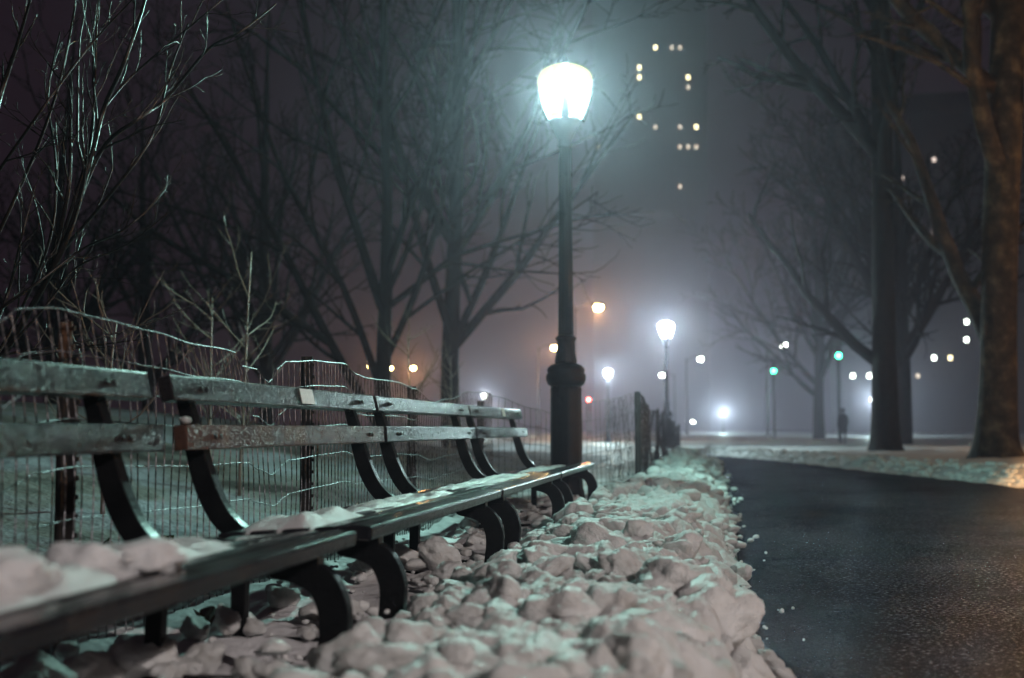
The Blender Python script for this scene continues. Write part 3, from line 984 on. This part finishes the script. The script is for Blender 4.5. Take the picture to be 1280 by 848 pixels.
def branchout(m, pts, rad, rg, level, maxlev, nch, ratio, spread, up, rmin, first=0.3):
    """spawn children along a parent polyline"""
    if level > maxlev: return
    n = len(pts)
    tot = sum((pts[i + 1] - pts[i]).length for i in range(n - 1))
    for c in range(nch[min(level, len(nch) - 1)]):
        t = first + (1 - first) * (c + rg.random()) / nch[min(level, len(nch) - 1)]
        f = min(t, 0.999) * (n - 1); i = int(f); k = f - i
        p = pts[i].lerp(pts[i + 1], k); r = rad[i] + (rad[i + 1] - rad[i]) * k
        d = (pts[i + 1] - pts[i]).normalized()
        side = d.cross(Vector((rg.gauss(0, 1), rg.gauss(0, 1), rg.gauss(0, 1)))).normalized()
        a = rg.uniform(spread * 0.6, spread * 1.3)
        d2 = (d * math.cos(a) + side * math.sin(a)).normalized()
        L = tot * ratio * rg.uniform(0.6, 1.15) * (1 - 0.45 * t)
        rr = max(rmin, r * rg.uniform(0.45, 0.7))
        ns = 6 if level < 2 else (5 if level == 2 else 4)
        pp, rd, _ = wander(p, d2, L, rr, max(rmin * 0.6, rr * 0.3), rg, ns, 0.32, up)
        m.tube(pp, rd, 6 if level == 1 else (4 if level == 2 else 3), cap=False)
        branchout(m, pp, rd, rg, level + 1, maxlev, nch, ratio, spread, up, rmin, 0.15)


def tree(name, base, stems, seed, label, mat, group=None, nch=(0, 9, 7, 5), maxlev=3, ratio=0.55, spread=0.7, up=0.12, rmin=0.012, lean=None):
    """stems: list of (polyline relative to base, radii); first is the trunk"""
    rg = random.Random(seed)
    root = empty(name, base, 0, label, 'tree', group)
    tr, crown = MB(), MB()
    for k, (pts, rad) in enumerate(stems):
        sp = spline([(*p, r) for p, r in zip(pts, rad)], 5)
        pp = [Vector(q[:3]) for q in sp]; rd = [max(0.004, q[3]) for q in sp]
        if k == 0:
            pp = [Vector((0, 0, -0.4))] + pp
            rd = [rd[0] * 1.25] + rd
            # slight irregularity
            rd = [r * (1 + 0.08 * noise.noise(Vector((0, seed, 3 * i)))) for i, r in enumerate(rd)]
            tr.tube(pp, rd, 14, cap=False)
        else:
            crown.tube(pp, rd, 8, cap=False)
        branchout(crown, pp, rd, rg, 1, maxlev, nch, ratio, spread, up, rmin, 0.38 if k == 0 else 0.15)
    tr.build('trunk', mat, root, smooth=True)
    crown.build('crown', mat, root, smooth=True)
    return root


def stems_generic(h, r, nl, rg, splay=0.5, fork=0.3):
    st = [([(0, 0, 0), (rg.uniform(-.1, .1), 0, h * 0.12), (rg.uniform(-.2, .2), rg.uniform(-.2, .2), h * 0.45), (rg.uniform(-.5, .5), rg.uniform(-.4, .4), h)],
           [r * 1.25, r, r * 0.72, r * 0.08])]
    for i in range(nl):
        a = 2 * math.pi * (i + rg.uniform(-.3, .3)) / nl
        z0 = h * rg.uniform(fork * 0.8, fork * 1.6)
        o = h * splay * rg.uniform(0.6, 1.0)
        dx, dy = math.cos(a), math.sin(a)
        st.append(([(0, 0, z0), (dx * o * .3, dy * o * .3, z0 + h * .12), (dx * o * .65, dy * o * .65, z0 + h * .3), (dx * o, dy * o, z0 + h * rg.uniform(.38, .55))],
                   [r * .5, r * .42, r * .25, r * .05]))
    return st


def place(px, Y, py=560): return on_y(px, py, Y).x


tg = random.Random(21)
# fan of big bare trees beyond the fence
x = place(566, 27.0)
tree('bare_tree', (x, 27.0, gz(x, 27) - .05), stems_generic(16, .19, 6, tg, .30, .18), 1, 'tall straight bare tree between the fence and the lamp post', M['bark'], 'bare trees beyond the fence', nch=(0, 6, 5, 4))
x = place(476, 24.0)
st = [([(0, 0, 0), (0.05, 0, 2.0), (0.0, 0.3, 5), (-0.3, 0.5, 13)], [.17, .14, .11, .02]),
      ([(-.05, 0, 0.3), (-1.0, 0, 1.9), (-2.2, .3, 4.0), (-3.8, .5, 6.6), (-5.0, .6, 8.0)], [.10, .09, .07, .045, .015]),
      ([(0, 0, 1.0), (-.7, -.3, 3.0), (-2.0, -.6, 5.6), (-3.2, -1, 9.5)], [.08, .065, .045, .015]),
      ([(0, 0, 1.4), (.8, .3, 3.5), (1.5, .8, 7), (1.9, .9, 11)], [.08, .065, .045, .015]),
      ([(0, 0, 2.6), (-.9, .5, 5), (-1.7, .6, 8), (-2.3, .3, 12)], [.10, .08, .05, .02]),
      ([(-1.0, 0, 1.9), (-2.6, -.4, 3.0), (-4.6, -.5, 4.2), (-6.2, -.3, 5.6)], [.08, .07, .05, .015])]
tree('bare_tree', (x, 24.0, gz(x, 24) - .05), st, 2, 'bare tree with low leaning limbs fanning out over the fence', M['bark'], 'bare trees beyond the fence', nch=(0, 8, 6, 4))
for px, Y, h, r, sd, lab in ((330, 34, 13, .2, 4, 'dim bare tree rising over the sapling behind the plaque bench'),
                             (180, 38, 12, .2, 5, 'dark bare tree far behind the dark bench'),
                             (60, 30, 11, .2, 6, 'dark bare tree behind the glistening shrub')):
    x = place(px, Y)
    tree('bare_tree', (x, Y, gz(x, Y) - .05), stems_generic(h, r, 6, tg, .45, .15), sd, lab, M['bark'], 'bare trees beyond the fence', nch=(0, 7, 5, 4))

# right hand trunks
def rel(base, px, py, Y): return tuple(on_y(px, py, Y) - Vector(base))


YB = 25.4
bx = place(1246, YB, 568); bB = (bx, YB, gz(bx, YB) - 0.03)
st = [([(0, 0, 0), (0, 0, .35), rel(bB, 1248, 470, YB), rel(bB, 1250, 300, YB), rel(bB, 1258, 100, YB), rel(bB, 1266, -150, YB), rel(bB, 1270, -500, YB)], [.60, .42, .34, .33, .33, .28, .08]),
      ([rel(bB, 1250, 118, YB), rel(bB, 1215, 88, YB - .3), rel(bB, 1165, 45, YB - .6), rel(bB, 1115, -8, YB - 1), rel(bB, 1060, -90, YB - 1.2)], [.17, .16, .14, .13, .06]),
      ([rel(bB, 1222, 92, YB - .2), rel(bB, 1222, 20, YB - .4), rel(bB, 1205, -40, YB - .5), rel(bB, 1190, -120, YB - .5)], [.07, .06, .05, .02]),
      ([rel(bB, 1258, -60, YB), rel(bB, 1200, -200, YB + 1), rel(bB, 1150, -330, YB + 2)], [.15, .12, .03])]
tree('mottled_tree', bB, st, 31, 'thick mottled trunk with orange lit bark and a low slanting limb', M['plane_bark'], None, nch=(0, 5, 5, 4), up=0.05)
YA = 33.7
ax_ = place(1107, YA, 560); bA = (ax_, YA, gz(ax_, YA) - 0.03)
st = [([(0, 0, 0), (0, 0, .4), rel(bA, 1105, 430, YA), rel(bA, 1103, 200, YA), rel(bA, 1100, 0, YA), rel(bA, 1096, -300, YA)], [.54, .38, .30, .27, .25, .06]),
      ([rel(bA, 1103, 200, YA), rel(bA, 1060, 150, YA - .4), rel(bA, 1000, 85, YA - .9), rel(bA, 940, 5, YA - 1.3), rel(bA, 890, -80, YA - 1.5)], [.19, .17, .15, .12, .04]),
      ([rel(bA, 1100, 60, YA), rel(bA, 1060, 25, YA + .6), rel(bA, 1020, 5, YA + 1.2), rel(bA, 950, -30, YA + 2)], [.10, .08, .06, .02]),
      ([rel(bA, 1102, 90, YA), rel(bA, 1140, 30, YA + .5), rel(bA, 1180, -60, YA + 1)], [.13, .10, .03])]
tree('dark_tree', bA, st, 32, 'dark upright trunk beside the path with a long limb slanting up over it', M['bark'], None, nch=(0, 6, 5, 4), up=0.05)
for px, Y, h, r, sd, lab in ((1024, 88, 20, .35, 41, 'faint tree in the fog just past the standing person'),
                             (1128, 58, 18, .36, 42, 'faint tree trunk between the dark trunk and the mottled trunk'),
                             ):
    x = place(px, Y)
    tree('park_tree', (x, Y, gz(x, Y) - .05), stems_generic(h, r, 7, tg, .4, .22), sd, lab, M['bark'], 'foggy trees across the park', nch=(0, 10, 8, 4), rmin=0.02)

# glistening shrub at the fence
SH = Vector((-2.75, 4.55, gz(-2.75, 4.55)))
shrub_px = [([(-25, 490), (10, 435), (78, 311), (111, 207), (130, 135), (155, 78), (181, 0), (190, -60)], 5.0, .030),
            ([(78, 311), (124, 192), (171, 150), (207, 124), (260, 62), (300, 40), (345, 5)], 5.05, .016),
            ([(60, 345), (85, 240), (88, 155), (90, 110)], 4.9, .018),
            ([(70, 320), (108, 200), (117, 140), (119, 83), (122, 0), (124, -40)], 5.15, .012),
            ([(-20, 400), (45, 355), (104, 311), (150, 290), (187, 260), (205, 238)], 4.8, .010),
            ([(-20, 200), (0, 120), (20, 60), (38, 0)], 4.6, .022),
            ([(-10, 420), (12, 360), (26, 300), (44, 233)], 4.7, .012),
            ([(-20, 330), (40, 200), (75, 100), (95, 0), (100, -40)], 5.3, .013),
            ([(80, 311), (140, 240), (190, 170), (212, 90), (235, 30)], 5.2, .012),
            ([(-20, 240), (50, 140), (110, 60), (170, -5)], 4.9, .010),
            ([(10, 435), (60, 380), (95, 335), (160, 305), (215, 262)], 5.1, .008),
            ([(130, 135), (160, 100), (205, 60), (260, 15), (300, -20)], 5.2, .008),
            ([(-20, 470), (20, 400), (62, 300), (70, 210), (60, 120), (75, 40)], 5.35, .012)]
rs = random.Random(5)
shrub = empty('wet_shrub', SH, 0, 'glistening wet shrub with many upswept bare branches behind the fence', 'shrub', None)
m0, m1 = MB(), MB()
for k, (pp, Y, r) in enumerate(shrub_px):
    q = [on_y(a, b, Y + 0.10 * math.sin(2.1 * i + k)) - SH for i, (a, b) in enumerate(pp)]
    if k == 0: q = [Vector((0, 0, -0.05))] + q
    sp = spline([tuple(v) for v in q], 5)
    n = len(sp); P = [Vector(v) for v in sp]; rd = [0.55 * r * (1 - 0.8 * i / n) + 0.0016 for i in range(n)]
    (m0 if k == 0 else m1).tube(P, rd, 8, cap=False)
    branchout(m1, P, rd, rs, 1, 3, (0, 8, 4, 3), 0.34, 0.55, 0.12, 0.0016, 0.12)
m0.build('trunk', M['twig'], shrub, smooth=True)
m1.build('branches', M['twig'], shrub, smooth=True)


# saplings behind the fence
def sapling(px, py0, Y, h, seed, label):
    x = place(px, Y)
    rg = random.Random(seed)
    b = Vector((x, Y, gz(x, Y)))
    root = empty('sapling', b, 0, label, 'sapling', 'thin saplings behind the fence')
    t, c = MB(), MB()
    pts, rad, _ = wander(Vector((0, 0, -.05)), Vector((0, 0, 1)), h, .016, .005, rg, 8, .08, .05)
    t.tube(pts, rad, 6)
    for k in range(16):
        f = rg.uniform(.25, .97) * 8; i = int(f)
        p = pts[i].lerp(pts[i + 1], f - i)
        a = rg.uniform(0, 6.28)
        d = Vector((math.cos(a), math.sin(a), rg.uniform(.3, 1.0))).normalized()
        q, r2, _ = wander(p, d, rg.uniform(.3, .8), .006, .002, rg, 6, .25, .22)
        c.tube(q, r2, 4)
        branchout(c, q, r2, rg, 2, 2, (0, 0, 4), .4, .6, .2, .0018, .2)
    t.build('trunk', M['sapling'], root, smooth=True)
    c.build('crown', M['sapling'], root, smooth=True)


sapling(300, 480, 9.5, 1.95, 51, 'tan sapling with arching twigs behind the plaque bench')
sapling(262, 480, 10.5, 1.6, 52, 'thin leaning sapling next to the arching one behind the fence')
sapling(515, 480, 15.0, 1.7, 53, 'pale twiggy sapling behind the middle bench')
sapling(130, 480, 7.2, 1.2, 54, 'low twiggy sapling behind the dark bench')
sapling(560, 480, 18.0, 1.6, 55, 'small faint sapling at the foot of the tall straight tree')

# ivy clumps and a dead leaf
ivr = random.Random(9)


def ivy_clump(x, y, n, spr, label):
    root = empty('ivy_plant', (x, y, gz(x, y)), 0, label, 'plant', 'small ivy plants behind the fence')
    st = MB()
    for k in range(n):
        a = ivr.uniform(0, 6.28); d = ivr.uniform(.02, spr); z = ivr.uniform(.04, .2)
        p = Vector((d * math.cos(a), d * math.sin(a), z))
        st.tube([(0, 0, 0), tuple(p * .5 + Vector((0, 0, .03))), tuple(p)], .0025, 4)
        m = MB()
        w = ivr.uniform(.03, .055)
        rot = Matrix.Rotation(ivr.uniform(0, 6.28), 3, 'Z') @ Matrix.Rotation(ivr.uniform(-.9, .9), 3, 'X')
        sh = [(0, 0, 0), (w * .6, w * .1, .006), (w * .5, w * .6, -.002), (w * .15, w * .75, .004), (0, w * 1.3, -.006), (-w * .15, w * .75, .004), (-w * .5, w * .6, -.002), (-w * .6, w * .1, .006), (0, w * .5, .008)]
        m.add([tuple(p + rot @ Vector(q)) for q in sh], [(0, 1, 8), (1, 2, 8), (2, 3, 8), (3, 4, 8), (4, 5, 8), (5, 6, 8), (6, 7, 8), (7, 0, 8)])
        m.build('leaf', M['ivy'], root)
    st.build('stem', M['ivy'], root)


q = on_x(150, 700, -2.15)
ivy_clump(-2.15, q.y, 26, .22, 'low green ivy plant behind the fence below the dark bench slats')
ivy_clump(-2.1, q.y - .45, 16, .16, 'smaller ivy plant beside the other behind the dark bench')
for (px, py, X, lab) in ((255, 792, -1.62, 'curled brown dead leaf on snow under the bench'), (435, 690, -2.05, 'rust brown dead leaf on snow behind the fence'),):
    q = on_x(px, py, X)
    m = MB(); w = .035
    for i in range(7):
        t = i / 6
        ww = w * math.sin(math.pi * (0.08 + 0.88 * t)) ** .8
        z = .03 * math.sin(2.6 * t) + .012
        m.v += [(-ww, (t - .5) * .1, z + .022), (0, (t - .5) * .1, z), (ww, (t - .5) * .1, z + .026)]
    for i in range(6):
        a = i * 3
        m.f += [(a, a + 1, a + 4, a + 3), (a + 1, a + 2, a + 5, a + 4)]
    o = m.build('dead_leaf', M['leaf_dead'], smooth=True, loc=(X, q.y, gz(X, q.y)))
    so = o.modifiers.new('thick', 'SOLIDIFY'); so.thickness = .002
    o.rotation_euler.z = .8
    tag(o, lab, 'leaf', 'fallen leaves')


# ------------------------------------------------------------------ buildings
def tower(name, Y, px0, px1, top_z, depth, floor_px, col_px, py_first, nrow, ncol, wsz, lit, label, x_first):
    xa, xb = on_y(px0, 300, Y).x, on_y(px1, 300, Y).x
    root = empty(name, ((xa + xb) / 2, Y + depth / 2, 0), 0, label, 'building')
    base = Vector(root.location)
    W = xb - xa
    MB().box((0, 0, top_z / 2 - 1), (W, depth, top_z + 2)).build('wall', M['facade'], root)
    r = MB(); r.box((0, 0, top_z + .6), (W + .8, depth + .8, 1.2)).box((0, 0, top_z + 3.2), (W * .35, depth * .4, 4))
    r.build('roof', M['facade'], root)
    k = Y / F_PX
    for q in range(0, nrow + 1, 4):
        z = on_y(640, py_first + (q - .5) * floor_px, Y).z
        MB().box((0, -depth / 2 - .12, z), (W + .3, .3, .35)).build('ledge', M['facade'], root)
    w, h = wsz
    fm = MB()
    for (cx, cz, sx, sz) in ((0, h / 2 + .06, w + .24, .12), (0, -h / 2 - .06, w + .24, .12), (-w / 2 - .06, 0, .12, h), (w / 2 + .06, 0, .12, h), (0, 0, w, .07)):
        fm.box((cx, -.05, cz), (sx, .14, sz))
    frame_me = fm.mesh('window_frame', M['facade'])
    panes = {k2: MB().box((0, .0, 0), (w, .04, h)).mesh('pane', M[k2]) for k2 in ('window_dark', 'win_warm', 'win_dim', 'win_white', 'win_faint')}
    for rr in range(nrow):
        for cc in range(ncol):
            px, py = x_first + cc * col_px, py_first + rr * floor_px
            p = on_y(px, py, Y) - base
            mk = 'window_dark'
            for (lx, ly, kind) in lit:
                if abs(lx - px) <= col_px / 2 and abs(ly - py) <= floor_px / 2: mk = kind
            f = link('window', frame_me, root, (p.x, -depth / 2 - .03, p.z))
            link('pane', panes[mk], f)
    return root


W_, D_, L_, Q_ = 'win_warm', 'win_dim', 'win_white', 'win_faint'
tower('apartment_tower', 340, 742, 886, 150, 24, 12.4, 10.2, 35, 21, 14, (0.85, 1.15),
      [(821, 59, W_), (835, 58, D_), (845, 59, D_), (804, 79, W_), (804, 91, W_), (865, 99, W_), (864, 112, D_), (804, 152, W_), (816, 153, D_), (846, 153, W_), (855, 154, D_),
       (866, 156, W_), (847, 183, D_), (856, 182, D_), (866, 185, D_), (848, 228, D_), (821, 290, D_), (844, 293, W_), (803, 291, D_), (752, 187, D_)],
      'tall dim apartment tower with scattered yellow lit windows behind the lamp', 748)
tower('apartment_block', 230, 1048, 1330, 56, 20, 22.5, 20.3, 200, 13, 13, (.62, .72),
      [(1133, 212, Q_), (1152, 210, Q_), (1172, 202, Q_), (1158, 293, Q_), (1157, 325, Q_), (1199, 402, L_), (1213, 401, L_), (1215, 423, L_), (1176, 448, L_), (1196, 447, W_),
       (1156, 463, D_), (1066, 470, L_), (1087, 469, L_)],
      'dim wide apartment block with bright white windows behind the trunks', 1066)


# ------------------------------------------------------------------ street lamps and signals
def street_lamp(px, py, Y, label, mat, twin=False, side=1):
    h = on_y(px, py, Y)
    root = empty('street_lamp', (h.x - side * 1.4, Y, 0), 0, label, 'street lamp', 'tall street lamps beyond the park')
    z = h.z
    MB().tube([(0, 0, -1.5), (0, 0, z * .5), (0, 0, z + .2)], [.12, .09, .06], 8).build('pole', M['iron'], root)
    for s in ((side, -side) if twin else (side,)):
        MB().tube(spline([(0, 0, z - .3), (.4 * s, 0, z + .2), (1.0 * s, 0, z + .32), (1.4 * s, 0, z + .26)], 4), .035, 6).build('arm', M['iron'], root)
        hd = MB().tube([(1.05 * s, 0, z + .24), (1.2 * s, 0, z + .26), (1.55 * s, 0, z + .25), (1.8 * s, 0, z + .2)], [.06, .17, .17, .07], 10).build('head', M['iron'], root, smooth=True)
        MB().lathe([(.06, -.22), (.22, -.15), (.28, .03), (.26, .12)], 14, (1.45 * s, 0, z + .08)).build('lens', mat, hd, smooth=True)
    return root


sl = [(747, 386, 77, 'amber street lamp just right of the iron lamp shaft', M['sodium'], False, 1, 700),
      (692, 436, 115, 'amber street lamp just left of the iron lamp shaft', M['sodium'], False, 1, 800),
      (463, 458, 147, 'dim amber street lamp behind the leaning limbs', M['sodium'], False, 1, 0),
      (516, 461, 153, 'twin amber street lamp behind the bare tree', M['sodium'], True, 1, 1300),
      (875, 450, 134, 'white street lamp right of the lit lamp behind the dark fence', M['white_light'], False, 1, 0),
      (828, 470, 150, 'white street lamp low beside the pole of the fence lamp', M['white_light'], False, -1, 0),
      (979, 433, 112, 'white street lamp above the green signal in the fog', M['white_light'], False, 1, 0),
      (866, 528, 240, 'tiny white street lamp over the end of the dark fence', M['white_light'], False, 1, 0),
      (693, 521, 180, 'tiny white street lamp glimpsed beside the lamp base', M['white_light'], False, -1, 0)]
for px, py, Y, lab, mt, tw, sd, w in sl:
    o = street_lamp(px, py, Y, lab, mt, tw, sd)
    if w: lamp_light((o.location.x + 1.4 * sd, Y, on_y(px, py, Y).z - .3), w, SODIUM, .2)


def signal(px, py, Y, label, mat, which):
    h = on_y(px, py, Y)
    root = empty('traffic_signal', (h.x, Y, 0), 0, label, 'traffic light', 'traffic signals beyond the park')
    zc = h.z - (which - 1) * .36
    MB().tube([(0, .2, -1.5), (0, .2, zc + .4)], .08, 8).build('pole', M['iron'], root)
    hs = MB().box((0, 0, zc), (.38, .26, 1.15)).build('housing', M['iron'], root, bevel=.03)
    for k in range(3):
        z = zc + (k - 1) * .36
        m = MB()
        m.tube([(0, -.12, z), (0, -.15, z), (0, -.17, z)], [.15, .145, .07], 14)
        m.build('signal_lens', mat if k == which else M['signal_off'], root, smooth=True)
        v = MB()
        for j in range(9):
            a = math.pi * j / 8
            v.v += [(.16 * math.cos(a), -.13, z + .16 * math.sin(a)), (.16 * math.cos(a), -.36, z + .16 * math.sin(a) + .01)]
        v.f = [(2 * j, 2 * j + 1, 2 * j + 3, 2 * j + 2) for j in range(8)]
        v.build('visor', M['iron'], hs)


signal(967, 464, 96, 'green traffic signal glowing in the fog over the path bend', M['green_light'], 0)
signal(1048, 445, 78, 'green traffic signal glowing above the standing person', M['green_light'], 0)
signal(736, 500, 120, 'red traffic signal glowing beside the iron lamp base', M['red_light'], 2)
q = on_y(736, 500, 120); lamp_light((q.x, 119.4, q.z), 160, (1, .12, .08), .15)


# sodium street lamps of the drive to the right: outside the frame, they throw the amber pool on the path and bark; a paler fill lamp is added
def drive_or_fill_lamp(x, y, z, tx, ty, label, watts, cone, col=SODIUM, blend=0.12, rad=0.1):
    root = empty('drive_or_fill_lamp', (x, y, gz(x, y)), 0, label, 'street lamp', 'shielded amber lamps along the drive')
    zz = z - gz(x, y)
    MB().tube([(.9, 0, -.3), (.9, 0, zz * .5), (.9, 0, zz + .3)], [.12, .09, .06], 10).build('pole', M['iron'], root)
    MB().tube(spline([(.9, 0, zz + .1), (.6, 0, zz + .32), (.2, 0, zz + .30)], 4), .035, 6).build('arm', M['iron'], root)
    MB().lathe([(.30, 0.06), (.31, .10), (.22, .26), (.06, .34)], 18, (0, 0, zz)).build('hood', M['iron'], root, smooth=True)
    l = bpy.data.lights.new('sodium_or_fill_bulb', 'SPOT')
    l.energy = watts; l.color = col; l.shadow_soft_size = rad; l.spot_size = R(cone); l.spot_blend = blend
    o = bpy.data.objects.new('sodium_or_fill_bulb', l); COL.objects.link(o)
    o.location = (x, y, z - .02)
    o.rotation_euler = (Vector((tx, ty, 0)) - Vector((x, y, z))).to_track_quat('-Z', 'Y').to_euler()
    return root


DL = Vector((8.2, 8.5, 5.5))
dr = drive_or_fill_lamp(DL.x, DL.y, DL.z, 9.0, 8.5, 'shielded amber lamp beside the near end of the path', 17000, 168, SODIUM, 0.1, 0.013)
ld = Vector((0.235, 1, 0)).normalized()                      # line on the path where an added, unseen plate cuts the light off
q0 = Vector((1.30, 5, 0)); q0 = q0 + ld * (DL - q0).dot(ld)
eu = DL + (q0 - DL) * 0.055
sh = MB()
for hgt in (0.0, 0.42):
    for e in (-2.2, 1.0):
        for w in (0, 0.01):
            sh.v.append(tuple(eu + ld * e + Vector((-ld.y, ld.x, 0)) * w + Vector((0, 0, hgt)) - dr.location))
sh.f = [(0, 2, 6, 4), (1, 5, 7, 3), (0, 1, 3, 2), (4, 6, 7, 5), (0, 4, 5, 1), (2, 3, 7, 6)]
sh.build('cutoff_plate', M['iron'], dr)  # plate added out of view only to shape the edge of the light
drive_or_fill_lamp(15.0, 27.0, 9.0, 12.0, 26.5, 'shielded amber lamp beyond the mottled trunk', 900, 120)
drive_or_fill_lamp(6.8, -2.6, 5.0, 0.0, 4.2, 'unseen pale fill lamp added to light the near snow', 2300, 60, (1.0, 0.90, 0.85), 0.9)  # fill spot added outside the frame to brighten the foreground snow


# ------------------------------------------------------------------ person in the fog
def person(px, py, Y):
    b = on_y(px, py, Y)
    root = empty('person', (b.x, Y, b.z), 0.35, 'person in dark coat standing still in the fog beyond the path bend', 'person')
    nodes = [(0, 0, .92, .155, .115), (0, .01, 1.10, .15, .11), (0, .01, 1.30, .18, .12), (0, 0, 1.44, .12, .09), (0, 0, 1.52, .055, .055), (0, -.015, 1.60, .075, .09), (0, -.015, 1.70, .078, .092), (0, -.01, 1.755, .045, .05)]
    edges = [(i, i + 1) for i in range(len(nodes) - 1)]
    for s in (-1, 1):
        n = len(nodes)
        nodes += [(.105 * s, 0, .86, .095, .095), (.11 * s, .02, .50, .065, .068), (.115 * s, -.0, .12, .045, .05), (.12 * s, -.02, .05, .045, .05), (.135 * s, .11, .035, .042, .034)]
        edges += [(0, n), (n, n + 1), (n + 1, n + 2), (n + 2, n + 3), (n + 3, n + 4)]
        n = len(nodes)
        nodes += [(.20 * s, 0, 1.40, .075, .075), (.245 * s, -.02, 1.12, .058, .058), (.235 * s, .06, .90, .044, .044), (.20 * s, .11, .82, .036, .036)]
        edges += [(3, n), (n, n + 1), (n + 1, n + 2), (n + 2, n + 3)]
    me = bpy.data.meshes.new('body')
    me.from_pydata([q[:3] for q in nodes], edges, [])
    o = link('body', me, root)
    sk = o.modifiers.new('skin', 'SKIN')
    sk.use_smooth_shade = True
    o.modifiers.new('sub', 'SUBSURF').render_levels = 2
    for v, q in zip(me.skin_vertices[0].data, nodes):
        v.radius = (q[3], q[4])
    me.skin_vertices[0].data[0].use_root = True
    me.materials.append(M['cloth'])
    # coat skirt and hair cap
    c = MB().lathe([(.235, .62), (.225, .78), (.195, 1.0), (.19, 1.15), (.215, 1.32), (.17, 1.45), (.09, 1.50)], 20)
    c.v = [(x, y * .72, z) for x, y, z in c.v]
    c.build('coat', M['cloth'], root, smooth=True)
    hcap = MB().lathe([(.098, 1.60), (.112, 1.66), (.112, 1.72), (.085, 1.78), (.03, 1.80)], 16, (0, -.02, 0))
    hcap.build('hair', M['cloth'], root, smooth=True)


person(1054, 556, 65.0)

# ------------------------------------------------------------------ haze
hz = MB().box((0, 200, 84), (960, 540, 180)).build('haze', None)
hz.display_type = 'WIRE'
hm = bpy.data.materials.new('fog'); hm.use_nodes = True
nt = hm.node_tree; nt.nodes.clear()
pv = nt.nodes.new('ShaderNodeVolumePrincipled')
pv.inputs['Color'].default_value = (0.92, 0.80, 1.0, 1)
pv.inputs['Density'].default_value = HAZE_DENSITY
pv.inputs['Anisotropy'].default_value = 0.88
ou = nt.nodes.new('ShaderNodeOutputMaterial')
nt.links.new(pv.outputs[0], ou.inputs['Volume'])
hz.data.materials.append(hm)
tag(hz, 'pale night fog filling the park', None, None, 'stuff')
